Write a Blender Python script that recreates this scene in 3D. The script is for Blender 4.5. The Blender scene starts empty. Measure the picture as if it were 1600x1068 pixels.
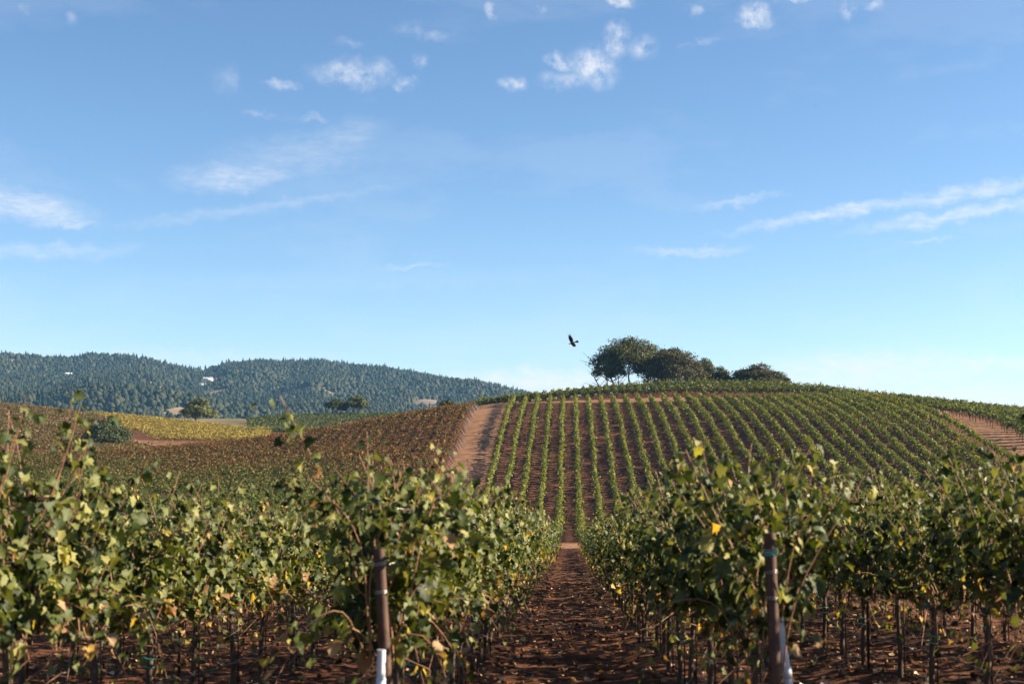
import bpy, math, random
import numpy as np
from mathutils import Matrix, Vector, Quaternion

R = math.radians
rng = np.random.default_rng(11)
random.seed(5)
scene = bpy.context.scene
COL = scene.collection

# ------------------------------------------------------------------ camera
F = 2222.0                       # focal length in photo pixels (50 mm on 36 mm, 1600 px wide)
YAW, PITCH = R(2.30), R(4.0)
cam_d = bpy.data.cameras.new('camera')
cam_d.lens, cam_d.sensor_width = 50.0, 36.0
cam_d.clip_start, cam_d.clip_end = 0.1, 20000
cam_d.dof.use_dof = True
cam_d.dof.focus_distance = 75.0
cam_d.dof.aperture_fstop = 3.2
cam = bpy.data.objects.new('camera', cam_d)
cam.location = (0, 0, 0)
cam.rotation_euler = (math.pi / 2 + PITCH, 0, YAW)
COL.objects.link(cam)
scene.camera = cam

# ------------------------------------------------------------------ sky, sun, exposure
SUN_AZ, SUN_EL = R(84), R(24)     # azimuth clockwise from +Y
sun_dir = Vector((math.sin(SUN_AZ) * math.cos(SUN_EL), math.cos(SUN_AZ) * math.cos(SUN_EL), math.sin(SUN_EL)))
scene.view_settings.view_transform = 'Standard'
scene.view_settings.look = 'None'
scene.view_settings.exposure = 1.84
scene.view_settings.gamma = 1.0
scene.view_settings.use_curve_mapping = False

sd = bpy.data.lights.new('sun', 'SUN')
sd.energy, sd.angle, sd.color = 5.0, R(0.53), (1.0, 0.85, 0.63)
so = bpy.data.objects.new('sun', sd)
so.rotation_euler = sun_dir.to_track_quat('Z', 'Y').to_euler()
so.location = (60, 20, 60)
COL.objects.link(so)

ROT = Matrix.Rotation(YAW, 3, 'Z') @ Matrix.Rotation(PITCH, 3, 'X')
def ray(px, py):
    """photo pixel -> world direction (a direction only)"""
    return ROT @ Vector(((px - 800) / F, 1.0, -(py - 534) / F))
def at(px, py, dist):
    d = ray(px, py)
    return d * (dist / d.y)

world = bpy.data.worlds.new('World')
scene.world = world
world.use_nodes = True
wn, wl = world.node_tree.nodes, world.node_tree.links
wn.clear()
def wnode(t, **kw):
    n = wn.new(t)
    for k, v in kw.items(): setattr(n, k, v)
    return n
def wmath(op, a, b=None, clamp=False):
    n = wnode('ShaderNodeMath', operation=op); n.use_clamp = clamp
    for i, v in enumerate((a, b)):
        if v is None: continue
        if isinstance(v, (int, float)): n.inputs[i].default_value = v
        else: wl.new(v, n.inputs[i])
    return n.outputs[0]
sky = wnode('ShaderNodeTexSky', sky_type='NISHITA')
sky.sun_disc = False
sky.sun_elevation, sky.sun_rotation = SUN_EL, SUN_AZ
sky.altitude, sky.air_density, sky.dust_density, sky.ozone_density = 300, 0.75, 0.45, 2.2
bg = wnode('ShaderNodeBackground'); bg.inputs['Strength'].default_value = 0.053
out = wnode('ShaderNodeOutputWorld')
tc = wnode('ShaderNodeTexCoord')
sep = wnode('ShaderNodeSeparateXYZ'); wl.new(tc.outputs['Generated'], sep.inputs[0])
az = wmath('ARCTAN2', sep.outputs[0], sep.outputs[1])
el = wmath('ARCSINE', sep.outputs[2])
ae = wnode('ShaderNodeCombineXYZ'); wl.new(az, ae.inputs[0]); wl.new(el, ae.inputs[1])
def wnoise(scale, detail, rough, vec, w=0.0):
    n = wnode('ShaderNodeTexNoise', noise_dimensions='4D')
    n.inputs['Scale'].default_value = scale; n.inputs['Detail'].default_value = detail
    n.inputs['Roughness'].default_value = rough; n.inputs['W'].default_value = w
    wl.new(vec, n.inputs['Vector']); return n
# ragged edges: warp the cloud coordinates
warp = wnoise(75, 5, 0.60, ae.outputs[0], 3.1)
wsub = wnode('ShaderNodeVectorMath', operation='SUBTRACT'); wl.new(warp.outputs['Color'], wsub.inputs[0]); wsub.inputs[1].default_value = (0.5, 0.5, 0.5)
wsc = wnode('ShaderNodeVectorMath', operation='SCALE'); wl.new(wsub.outputs[0], wsc.inputs[0]); wsc.inputs['Scale'].default_value = 0.020
wadd = wnode('ShaderNodeVectorMath', operation='ADD'); wl.new(ae.outputs[0], wadd.inputs[0]); wl.new(wsc.outputs[0], wadd.inputs[1])
flat = wnode('ShaderNodeVectorMath', operation='MULTIPLY'); wl.new(wadd.outputs[0], flat.inputs[0]); flat.inputs[1].default_value = (1, 1, 0)
AEW = flat.outputs[0]
def patch_sum(patches):
    tot = None
    for (px, py, hw, hh, ang, st) in patches:
        d = ray(px, py).normalized()
        m = wnode('ShaderNodeMapping', vector_type='TEXTURE')
        m.inputs['Location'].default_value = (math.atan2(d.x, d.y), math.asin(d.z), 0)
        m.inputs['Rotation'].default_value = (0, 0, ang)
        m.inputs['Scale'].default_value = (1.08 * hw / F, 1.08 * hh / F, 1)
        wl.new(AEW, m.inputs['Vector'])
        ln = wnode('ShaderNodeVectorMath', operation='LENGTH'); wl.new(m.outputs[0], ln.inputs[0])
        mr = wnode('ShaderNodeMapRange', interpolation_type='SMOOTHSTEP')
        mr.inputs['From Min'].default_value, mr.inputs['From Max'].default_value = 0.1, 1.5
        mr.inputs['To Min'].default_value, mr.inputs['To Max'].default_value = st, 0.0
        wl.new(ln.outputs['Value'], mr.inputs['Value'])
        tot = mr.outputs[0] if tot is None else wmath('MAXIMUM', tot, mr.outputs[0])
    return tot
PUFF = [(548,116,56,19,0.05,.62),(632,133,19,10,0,.6),(440,132,28,6,0,.42),(402,178,23,5,-.1,.42),(488,184,25,5,0,.28),
        (668,50,42,9,-.1,.28),(548,68,20,8,0,.22),(768,17,9,13,0,.55),(355,125,18,18,.5,.2),(845,18,11,9,0,.42),(655,98,9,9,0,.35),
        (963,64,18,24,0,.85),(1004,74,18,18,0,.62),(872,97,19,11,-.3,.85),(928,105,34,26,-.5,.9),(800,132,18,11,0,.75),(885,126,36,11,0,.5),
        (1181,25,22,18,0,.9),(970,3,20,7,0,.7),(1088,14,12,11,-.6,.48),(1095,67,26,5,.2,.36),(1326,14,14,16,0,.5),(1365,9,16,9,0,.5),(1238,0,26,5,0,.6),
        (40,12,10,9,0,.22),(110,24,8,10,0,.22)]
WISP = [(45,322,80,22,-.12,.62),(95,346,50,10,-.05,.5),(370,275,85,20,.08,.46),(470,245,120,32,.12,.22),(545,215,55,24,.2,.24),(80,392,110,10,.05,.32),(420,322,210,9,.17,.22),
        (1310,332,150,9,.15,.55),(1520,300,110,11,.10,.55),(1500,335,130,10,.11,.58),(1080,393,75,6,0,.42),(640,416,52,5,.05,.26),
        (1155,315,60,6,.14,.40),(1455,374,38,4,0,.28),(848,598,170,22,0,1.0),(1360,580,170,28,.0,.85),(1560,567,110,10,0,.8),
        (1450,624,260,20,0,1.0),(1200,602,220,16,0,.7),(240,560,260,14,0,.3),(560,440,300,14,.03,.1)]
def cloud(mask, noise_out, lo, hi, gain):
    t = wmath('SUBTRACT', noise_out, lo)
    t = wmath('DIVIDE', t, hi - lo, True)
    return wmath('MULTIPLY', wmath('MULTIPLY', mask, t), gain, True)
pn = wnoise(105, 7, 0.62, ae.outputs[0], 1.7)
sm = wnode('ShaderNodeMapping'); sm.inputs['Rotation'].default_value = (0, 0, R(-35)); sm.inputs['Scale'].default_value = (1.0, 3.4, 1)
wl.new(ae.outputs[0], sm.inputs['Vector'])
sn = wnoise(60, 8, 0.68, sm.outputs[0], 5.2)
pc = cloud(patch_sum(PUFF), pn.outputs['Fac'], 0.34, 0.68, 1.25)
wc = cloud(patch_sum(WISP), sn.outputs['Fac'], 0.24, 0.66, 1.3)
# thin scattered wisps that go on over the whole sky
gm = wnode('ShaderNodeMapping'); gm.inputs['Scale'].default_value = (1.0, 3.0, 1); wl.new(ae.outputs[0], gm.inputs['Vector'])
gn = wnoise(5.5, 7, 0.6, gm.outputs[0], 9.4)
gc = wmath('MULTIPLY', wmath('SUBTRACT', gn.outputs['Fac'], 0.52), 0.9, True)
alpha = wmath('MAXIMUM', wmath('MAXIMUM', pc, wc), wmath('MINIMUM', gc, 0.07))
alpha = wmath('MULTIPLY', alpha, 0.92)
skyhs = wnode('ShaderNodeHueSaturation'); skyhs.inputs['Saturation'].default_value = 1.08
skyhs.inputs['Hue'].default_value = 0.498
wl.new(sky.outputs[0], skyhs.inputs['Color'])
mix = wnode('ShaderNodeMixRGB'); wl.new(alpha, mix.inputs['Fac']); wl.new(skyhs.outputs[0], mix.inputs['Color1'])
mix.inputs['Color2'].default_value = (5.2, 5.25, 5.4, 1)
wl.new(mix.outputs[0], bg.inputs['Color'])
wl.new(bg.outputs[0], out.inputs['Surface'])

# ------------------------------------------------------------------ helpers
def new_mesh(name, verts, faces_list, mats=(), mat_idx=None, smooth=False):
    """faces_list: list of int arrays (n,k), joined in order"""
    me = bpy.data.meshes.new(name)
    verts = np.asarray(verts, dtype=np.float32).reshape(-1, 3)
    loops = np.concatenate([f.ravel() for f in faces_list]).astype(np.int32)
    sizes = np.concatenate([np.full(len(f), f.shape[1], dtype=np.int32) for f in faces_list])
    starts = np.concatenate([[0], np.cumsum(sizes)[:-1]]).astype(np.int32)
    me.vertices.add(len(verts)); me.vertices.foreach_set('co', verts.ravel())
    me.loops.add(len(loops)); me.loops.foreach_set('vertex_index', loops)
    me.polygons.add(len(sizes)); me.polygons.foreach_set('loop_start', starts); me.polygons.foreach_set('loop_total', sizes)
    for m in mats: me.materials.append(m)
    if mat_idx is not None: me.polygons.foreach_set('material_index', np.asarray(mat_idx, dtype=np.int32))
    if smooth: me.polygons.foreach_set('use_smooth', np.ones(len(sizes), dtype=bool))
    me.update(calc_edges=True)
    return me
def link(name, data, parent=None, loc=None):
    o = bpy.data.objects.new(name, data); COL.objects.link(o)
    if parent is not None: o.parent = parent
    if loc is not None: o.location = loc
    return o
def tag(o, label=None, cat=None, group=None, kind=None):
    if label: o['label'] = label
    if cat: o['category'] = cat
    if group: o['group'] = group
    if kind: o['kind'] = kind
    return o
def norm(v): return v / np.maximum(np.linalg.norm(v, axis=-1, keepdims=True), 1e-9)
class Geo:
    def __init__(s): s.v = []; s.f = {}; s.n = 0; s.order = []
    def add(s, verts, faces, mi=0):
        verts = np.asarray(verts, dtype=float).reshape(-1, 3); faces = np.asarray(faces, dtype=int)
        s.v.append(verts); s.order.append((faces + s.n, mi)); s.n += len(verts)
    def mesh(s, name, mats, smooth=False):
        mi = np.concatenate([np.full(len(f), m) for f, m in s.order])
        return new_mesh(name, np.concatenate(s.v), [f for f, _ in s.order], mats, mi, smooth)
def tube(pts, rad, n=6, cap=True):
    pts = np.asarray(pts, float); m = len(pts); rad = np.broadcast_to(np.asarray(rad, float), (m,))
    t = np.gradient(pts, axis=0); t = norm(t)
    ref = np.array([0, 0, 1.0]) if abs(t[:, 2]).mean() < 0.8 else np.array([1.0, 0, 0])
    a = norm(np.cross(t, ref)); b = np.cross(t, a)
    ang = np.linspace(0, 2 * np.pi, n, endpoint=False)
    v = pts[:, None, :] + rad[:, None, None] * (np.cos(ang)[None, :, None] * a[:, None, :] + np.sin(ang)[None, :, None] * b[:, None, :])
    i = np.arange(m - 1)[:, None] * n; j = np.arange(n)[None, :]; j2 = (j + 1) % n
    f = np.stack([i + j, i + j2, i + n + j2, i + n + j], -1).reshape(-1, 4)
    v = v.reshape(-1, 3)
    if cap:
        k = len(v); v = np.vstack([v, pts[:1], pts[-1:]])
        c0 = np.stack([np.full(n, k), (np.arange(n) + 1) % n, np.arange(n), np.full(n, k)], -1)
        e = (m - 1) * n
        c1 = np.stack([np.full(n, k + 1), e + np.arange(n), e + (np.arange(n) + 1) % n, np.full(n, k + 1)], -1)
        return v, f, np.vstack([c0[:, :3], c1[:, :3]])
    return v, f, None
def add_tube(g, pts, rad, n=6, mi=0, cap=True):
    v, f, c = tube(pts, rad, n, cap); base = g.n
    g.v.append(v); g.order.append((f + base, mi))
    if c is not None: g.order.append((c + base, mi))
    g.n += len(v)
def add_box(g, c, s, mi=0, rot=None):
    x, y, z = np.asarray(s, float) / 2
    v = np.array([[-x,-y,-z],[x,-y,-z],[x,y,-z],[-x,y,-z],[-x,-y,z],[x,-y,z],[x,y,z],[-x,y,z]])
    if rot is not None: v = v @ np.array(rot).T
    g.add(v + np.asarray(c), [[0,3,2,1],[4,5,6,7],[0,1,5,4],[1,2,6,5],[2,3,7,6],[3,0,4,7]], mi)
# value noise, vectorised
_perm = np.random.default_rng(3).random((256, 256))
def vnoise(x, y):
    xi = np.floor(x).astype(int); yi = np.floor(y).astype(int); fx = x - xi; fy = y - yi
    fx = fx * fx * (3 - 2 * fx); fy = fy * fy * (3 - 2 * fy)
    a = _perm[xi & 255, yi & 255]; b = _perm[(xi + 1) & 255, yi & 255]; c = _perm[xi & 255, (yi + 1) & 255]; d = _perm[(xi + 1) & 255, (yi + 1) & 255]
    return (a * (1 - fx) + b * fx) * (1 - fy) + (c * (1 - fx) + d * fx) * fy
def fbm(x, y, oct=4, rough=0.5):
    s = 0; a = 1; t = 0
    for i in range(oct):
        s = s + a * vnoise(x * 2 ** i + 17.3 * i, y * 2 ** i + 5.1 * i); t += a; a *= rough
    return s / t - 0.5
def sstep(a, b, x):
    t = np.clip((x - a) / (b - a), 0, 1); return t * t * (3 - 2 * t)

# ------------------------------------------------------------------ materials
def mat(name):
    m = bpy.data.materials.new(name); m.use_nodes = True
    m.node_tree.nodes.clear(); return m, m.node_tree.nodes, m.node_tree.links
def ramp(n, stops):
    r = n.new('ShaderNodeValToRGB'); e = r.color_ramp.elements
    while len(e) < len(stops): e.new(0.5)
    for k, (p, c) in zip(e, stops): k.position = p; k.color = (*c, 1)
    return r
def leaf_mat(name, stops, transl=0.35, rough=0.45, patch=None, spec=0.14):
    """leaf colour varies leaf by leaf; light passes through the blade"""
    m, n, l = mat(name)
    oi = n.new('ShaderNodeObjectInfo'); ge = n.new('ShaderNodeNewGeometry')
    ad = n.new('ShaderNodeMath'); ad.operation = 'ADD'; l.new(oi.outputs['Random'], ad.inputs[0]); l.new(ge.outputs['Random Per Island'], ad.inputs[1])
    fr = n.new('ShaderNodeMath'); fr.operation = 'FRACT'; l.new(ad.outputs[0], fr.inputs[0])
    r = ramp(n, stops); l.new(fr.outputs[0], r.inputs[0]); colr = r.outputs[0]
    if patch:
        pstops, scale, lo, hi = patch
        r2 = ramp(n, pstops); l.new(fr.outputs[0], r2.inputs[0])
        nz = n.new('ShaderNodeTexNoise'); nz.inputs['Scale'].default_value = scale; nz.inputs['Detail'].default_value = 4
        l.new(ge.outputs['Position'], nz.inputs['Vector'])
        mr = n.new('ShaderNodeMapRange'); mr.inputs['From Min'].default_value = lo; mr.inputs['From Max'].default_value = hi
        l.new(nz.outputs['Fac'], mr.inputs['Value'])
        mx = n.new('ShaderNodeMixRGB'); l.new(mr.outputs[0], mx.inputs[0]); l.new(colr, mx.inputs[1]); l.new(r2.outputs[0], mx.inputs[2]); colr = mx.outputs[0]
    # veins and blotches within a blade
    tc_ = n.new('ShaderNodeTexCoord'); nz2 = n.new('ShaderNodeTexNoise'); nz2.inputs['Scale'].default_value = 3.0; nz2.inputs['Detail'].default_value = 3
    l.new(tc_.outputs['Object'], nz2.inputs['Vector'])
    mr2 = n.new('ShaderNodeMapRange'); mr2.inputs['To Min'].default_value = 0.75; mr2.inputs['To Max'].default_value = 1.25; l.new(nz2.outputs['Fac'], mr2.inputs['Value'])
    mul = n.new('ShaderNodeVectorMath'); mul.operation = 'SCALE'; l.new(colr, mul.inputs[0]); l.new(mr2.outputs[0], mul.inputs['Scale'])
    p = n.new('ShaderNodeBsdfPrincipled'); l.new(mul.outputs[0], p.inputs['Base Color'])
    p.inputs['Roughness'].default_value = rough; p.inputs['Specular IOR Level'].default_value = spec
    t = n.new('ShaderNodeBsdfTranslucent')
    tcx = n.new('ShaderNodeMixRGB'); tcx.blend_type = 'MULTIPLY'; tcx.inputs[0].default_value = 1; l.new(mul.outputs[0], tcx.inputs[1]); tcx.inputs[2].default_value = (1.5, 1.5, 0.55, 1)
    l.new(tcx.outputs[0], t.inputs['Color'])
    ms = n.new('ShaderNodeMixShader'); ms.inputs[0].default_value = transl
    l.new(p.outputs[0], ms.inputs[1]); l.new(t.outputs[0], ms.inputs[2])
    o = n.new('ShaderNodeOutputMaterial'); l.new(ms.outputs[0], o.inputs['Surface'])
    return m
def plain_mat(name, c1, c2, scale=8, rough=0.7, metal=0.0, bump=0.0, spec=0.4, stretch=(1, 1, 1)):
    m, n, l = mat(name)
    tc_ = n.new('ShaderNodeTexCoord'); mp = n.new('ShaderNodeMapping'); mp.inputs['Scale'].default_value = stretch; l.new(tc_.outputs['Object'], mp.inputs[0])
    nz = n.new('ShaderNodeTexNoise'); nz.inputs['Scale'].default_value = scale; nz.inputs['Detail'].default_value = 6; nz.inputs['Roughness'].default_value = 0.65; l.new(mp.outputs[0], nz.inputs['Vector'])
    r = ramp(n, [(0.3, c1), (0.7, c2)]); l.new(nz.outputs['Fac'], r.inputs[0])
    p = n.new('ShaderNodeBsdfPrincipled'); l.new(r.outputs[0], p.inputs['Base Color']); p.inputs['Roughness'].default_value = rough; p.inputs['Metallic'].default_value = metal
    p.inputs['Specular IOR Level'].default_value = spec
    if bump:
        b = n.new('ShaderNodeBump'); b.inputs['Strength'].default_value = bump; b.inputs['Distance'].default_value = 0.02; l.new(nz.outputs['Fac'], b.inputs['Height']); l.new(b.outputs[0], p.inputs['Normal'])
    o = n.new('ShaderNodeOutputMaterial'); l.new(p.outputs[0], o.inputs['Surface'])
    return m

G_STOPS = [(0.0, (.011, .020, .004)), (0.30, (.031, .046, .010)), (0.55, (.068, .084, .021)), (0.80, (.125, .136, .042)), (1.0, (.215, .200, .062))]
M_GREEN = leaf_mat('leaf_green', G_STOPS, 0.22, 0.55, spec=0.20)
M_YELLOW = leaf_mat('leaf_yellow', [(0, (.30, .26, .06)), (.5, (.38, .28, .07)), (1, (.42, .22, .05))], 0.4, 0.5)
M_BROWN = leaf_mat('leaf_brown', [(0, (.20, .10, .05)), (.5, (.30, .18, .09)), (1, (.36, .25, .14))], 0.25, 0.7)
M_LITTER = leaf_mat('dry_leaf', [(0, (.16, .08, .04)), (.5, (.32, .19, .10)), (.85, (.45, .30, .17)), (1, (.55, .45, .32))], 0.1, 0.8)
H_STOPS = [(0.0, (.050, .070, .014)), (0.4, (.095, .115, .024)), (0.8, (.16, .165, .035)), (1.0, (.27, .23, .05))]
M_HILL = leaf_mat('hill_leaf', H_STOPS, 0.3, 0.5, ([(0, (.10, .10, .02)), (.6, (.22, .19, .04)), (1, (.34, .24, .05))], 0.09, .57, .80))
M_CREST = leaf_mat('crest_leaf', [(0, (.045, .060, .014)), (.5, (.095, .112, .026)), (1, (.18, .18, .045))], 0.3, 0.5)
M_RED = leaf_mat('red_field_leaf', [(0, (.085, .031, .016)), (.35, (.170, .064, .028)), (.65, (.115, .088, .027)), (1, (.22, .120, .044))], 0.25, 0.6)
M_MIX = leaf_mat('green_field_leaf', [(0, (.05, .065, .016)), (.4, (.085, .10, .025)), (.75, (.125, .125, .034)), (1, (.17, .11, .04))], 0.25, 0.6)
M_BAND = leaf_mat('valley_leaf', [(0, (.06, .085, .025)), (.5, (.10, .13, .035)), (1, (.15, .17, .045))], 0.3, 0.55)
M_GOLD = leaf_mat('gold_leaf', [(0, (.19, .15, .036)), (.5, (.285, .215, .052)), (1, (.34, .265, .065))], 0.25, 0.6)
M_FAR_RED = leaf_mat('far_red_leaf', [(0, (.115, .060, .032)), (.5, (.185, .108, .052)), (.8, (.15, .122, .045)), (1, (.25, .165, .078))], 0.25, 0.6)
M_FAR_GREEN = leaf_mat('far_green_leaf', [(0, (.05, .065, .02)), (.6, (.09, .11, .035)), (1, (.13, .14, .05))], 0.25, 0.6)
M_OAK = leaf_mat('oak_leaf', [(0, (.030, .038, .012)), (.5, (.060, .066, .021)), (.85, (.10, .098, .030)), (1, (.15, .13, .036))], 0.2, 0.55)
M_OAK_DARK = leaf_mat('dense_oak_leaf', [(0, (.024, .026, .011)), (.5, (.050, .046, .019)), (1, (.088, .074, .029))], 0.15, 0.6)
M_OAK_GREEN = leaf_mat('far_oak_leaf', [(0, (.045, .06, .018)), (.5, (.09, .10, .03)), (1, (.16, .15, .045))], 0.25, 0.6)
M_BUSH = leaf_mat('bush_leaf', [(0, (.030, .042, .016)), (.6, (.055, .068, .026)), (1, (.09, .10, .038))], 0.2, 0.6)
M_CONIFER = leaf_mat('conifer', [(0, (.009, .019, .014)), (.5, (.017, .029, .018)), (1, (.033, .044, .023))], 0.1, 0.8)
M_BROAD = leaf_mat('broadleaf', [(0, (.014, .024, .014)), (.5, (.027, .037, .020)), (1, (.054, .054, .028))], 0.1, 0.8)
M_BARK = plain_mat('vine_bark', (.045, .028, .018), (.11, .072, .048), 22, 0.9, bump=0.6, stretch=(1, 1, .25))
M_OAKBARK = plain_mat('oak_bark', (.04, .032, .026), (.10, .08, .065), 6, 0.9, bump=0.5)
M_CANE = plain_mat('cane', (.17, .075, .04), (.30, .16, .09), 15, 0.7)
M_RUST = plain_mat('rusty_pipe', (.032, .017, .012), (.09, .043, .028), 14, 0.62, 0.25, 0.25, stretch=(1, 1, .5))
M_STEEL = plain_mat('dark_steel', (.035, .022, .018), (.09, .05, .035), 30, 0.55, 0.6)
M_WIRE = plain_mat('wire', (.34, .33, .32), (.50, .49, .47), 10, 0.35, 0.9)
M_PVC = plain_mat('white_plastic', (.40, .44, .48), (.52, .55, .58), 5, 0.5)
M_HOSE = plain_mat('black_hose', (.012, .012, .012), (.03, .03, .028), 10, 0.5)
M_TIE = plain_mat('green_tie', (.03, .25, .20), (.06, .36, .28), 10, 0.5)
M_STAKE = plain_mat('pale_stake', (.30, .22, .18), (.46, .36, .31), 10, 0.7)
M_SCRAP = plain_mat('scrap', (.55, .50, .45), (.75, .70, .65), 10, 0.8)
M_BIRD = plain_mat('bird_feather', (.010, .008, .007), (.03, .022, .018), 20, 0.7)
M_BIRDRED = plain_mat('bird_head', (.10, .02, .015), (.16, .03, .02), 20, 0.6)
M_WALLW = plain_mat('house_wall', (.62, .60, .56), (.75, .73, .70), 1, 0.8)
M_ROOF = plain_mat('house_roof', (.30, .32, .36), (.42, .44, .48), 1, 0.6)
M_GLASS = plain_mat('window_glass', (.03, .04, .05), (.05, .06, .07), 1, 0.15)

def soil_mat():
    m, n, l = mat('soil')
    ge = n.new('ShaderNodeNewGeometry')
    def nz(scale, det=6, rough=.6, st=(1, 1, 1)):
        mp = n.new('ShaderNodeMapping'); mp.inputs['Scale'].default_value = st; l.new(ge.outputs['Position'], mp.inputs[0])
        t = n.new('ShaderNodeTexNoise'); t.inputs['Scale'].default_value = scale; t.inputs['Detail'].default_value = det; t.inputs['Roughness'].default_value = rough
        l.new(mp.outputs[0], t.inputs['Vector']); return t.outputs['Fac']
    fine = nz(9, 8, .7, (1, 1.6, 1)); mid = nz(.8, 5); big = nz(.05, 4)
    r = ramp(n, [(.25, (.046, .017, .0085)), (.5, (.105, .043, .021)), (.75, (.23, .105, .056))]); l.new(fine, r.inputs[0])
    r2 = ramp(n, [(.3, (.75, .72, .70)), (.7, (1.25, 1.22, 1.18))]); l.new(mid, r2.inputs[0])
    mu = n.new('ShaderNodeMixRGB'); mu.blend_type = 'MULTIPLY'; mu.inputs[0].default_value = 1; l.new(r.outputs[0], mu.inputs[1]); l.new(r2.outputs[0], mu.inputs[2])
    # the drive lane between the blocks is paler, compacted earth (stored per vertex as 'lane'); far fields carry dry grass ('grass')
    streak = nz(1.0, 5, .65, (.35, 2.6, .35))                   # harrow lines across the slope, plus shadow streaks and lit stripes painted in
    r3 = ramp(n, [(.36, (.45, .42, .40)), (.52, (1.0, 1.0, 1.0)), (.68, (1.35, 1.33, 1.30))]); l.new(streak, r3.inputs[0])
    at1 = n.new('ShaderNodeAttribute'); at1.attribute_name = 'lane'
    lane = ramp(n, [(.3, (.17, .088, .047)), (.7, (.31, .165, .088))]); l.new(mid, lane.inputs[0])
    m0 = n.new('ShaderNodeMixRGB'); l.new(at1.outputs['Fac'], m0.inputs[0]); l.new(mu.outputs[0], m0.inputs[1]); l.new(lane.outputs[0], m0.inputs[2])
    m1 = n.new('ShaderNodeMixRGB'); m1.blend_type = 'MULTIPLY'; m1.inputs[0].default_value = 1; l.new(m0.outputs[0], m1.inputs[1]); l.new(r3.outputs[0], m1.inputs[2])
    at2 = n.new('ShaderNodeAttribute'); at2.attribute_name = 'grass'
    gr = ramp(n, [(.3, (.10, .085, .04)), (.7, (.20, .15, .07))]); l.new(big, gr.inputs[0])
    m2 = n.new('ShaderNodeMixRGB'); l.new(at2.outputs['Fac'], m2.inputs[0]); l.new(m1.outputs[0], m2.inputs[1]); l.new(gr.outputs[0], m2.inputs[2])
    p = n.new('ShaderNodeBsdfPrincipled'); l.new(m2.outputs[0], p.inputs['Base Color']); p.inputs['Roughness'].default_value = 0.95; p.inputs['Specular IOR Level'].default_value = 0.15
    b = n.new('ShaderNodeBump'); b.inputs['Strength'].default_value = 0.9; b.inputs['Distance'].default_value = 0.05; l.new(fine, b.inputs['Height']); l.new(b.outputs[0], p.inputs['Normal'])
    b2 = n.new('ShaderNodeBump'); b2.inputs['Strength'].default_value = 0.8; b2.inputs['Distance'].default_value = 0.25; l.new(streak, b2.inputs['Height']); l.new(b.outputs[0], b2.inputs['Normal']); l.new(b2.outputs[0], p.inputs['Normal'])
    o = n.new('ShaderNodeOutputMaterial'); l.new(p.outputs[0], o.inputs['Surface'])
    return m
M_SOIL = soil_mat()

# ------------------------------------------------------------------ terrain height from what stands on it
EYE = 1.65; SLOPE = (845 - 690) / F
def plane_h(X, Z):
    return -EYE - SLOPE * Z + 0.045 * np.clip(X - 1.2, 0, 12) + 0.95 * np.clip((Z - 70) / 60, 0, 1.05) ** 2
U_T = np.array([146, 160, 176.5, 196, 210, 233, 244.6, 262, 278, 300])
Y_T = np.array([829, 809, 779.5, 738, 706, 660, 642, 626, 615, 609])
ctrl = []
def cpx(px, py, z, h): p = at(px, py, z); ctrl.append((p.x, z, p.z - h))
for X in (-17, -8, 2, 14, 26, 38, 48, 58):
    for z in (146, 160, 175, 190, 205, 220, 235, 250, 265, 278):
        u = z + 0.3 * max(X, 0)
        if u > 292: continue
        y = np.interp(u, U_T, Y_T); h = .6 if z < 150 else 1.15 if z < 165 else 1.85
        ctrl.append((X, z, (690 - y) * z / F - h))
for X in (66, 76, 88):                                   # the shoulder falling away beyond the rows
    for z in (150, 175, 205, 225, 250, 270):
        u = z + 0.3 * X; y = np.interp(u, U_T, Y_T)
        ctrl.append((X, z, (690 - y) * z / F - 1.85 - 0.11 * (X - 55) * sstep(200, 245, z)))
for (px, py) in ((750, 627), (820, 616), (900, 607), (980, 600), (1060, 596), (1150, 597), (1230, 599), (1300, 604), (1350, 611), (1440, 624), (1500, 634), (1600, 643)):
    cpx(px, py, 291, 1.9)
for X in (-20, 10, 40, 70, 100):
    for z, d in ((302, .9), (315, 1.3), (332, .8), (360, -4), (420, -11), (520, -18)):
        b = np.interp(X, [-20, 0, 25, 45, 60, 75, 95], [6.3, 8.8, 10.3, 10.1, 8.6, 6.6, 4.3]); ctrl.append((X, z, b + d))
for a in ((740,629,275),(700,633,273),(650,641,272),(560,656,268),(480,669,265),(400,681,262),(300,691,258),(220,697,255),(100,705,250),
          (640,690,228),(560,695,226),(450,702,228),(600,720,205),(450,722,208),(300,726,212),(150,730,215),(600,765,165),(450,757,172),(300,757,175),(100,757,178),
          (450,795,146),(250,800,146),(0,805,146)): cpx(*a, 1.7)
for a in ((640,652,292),(560,668,292),(480,684,290),(400,694,288),(220,706,282),
          (300,687,330),(220,687,330),(400,684,335),(480,684,330),(560,676,330),
          (300,672,385),(200,668,385),(110,643,455),(200,648,455),(300,658,455),(390,671,440),(360,676,400),
          (0,698,295),(100,697,295),(0,664,360),(100,664,365),(0,630,440),(60,635,440),(-150,620,440),(-150,690,300),
          (420,667,410),(490,672,400),(430,649,520),(500,647,520),(600,646,520),(680,650,520),(370,664,470),
          (0,652,520),(150,662,520),(300,672,540),(0,690,700),(200,690,700),(400,690,700),(600,690,700)): cpx(*a, 1.3)
for X in (-110, -70, -40, -15, 0, 15, 40, 80):
    for z in (30, 70, 100, 124): ctrl.append((X, z, float(plane_h(min(X, 13), z))))
for X in (-110, -70, -40): ctrl.append((X, 138, -9.8))
for X in (-15, 0, 15, 40): ctrl.append((X, 135, -9.75))
ctrl += [(-330, z, 4.0) for z in (100, 250, 400, 600)] + [(260, z, -6.0) for z in (60, 200, 350, 600)] + [(X, 720, -14) for X in (-300, -150, 0, 150, 260)]
ctrl = np.array(ctrl, float)
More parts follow.
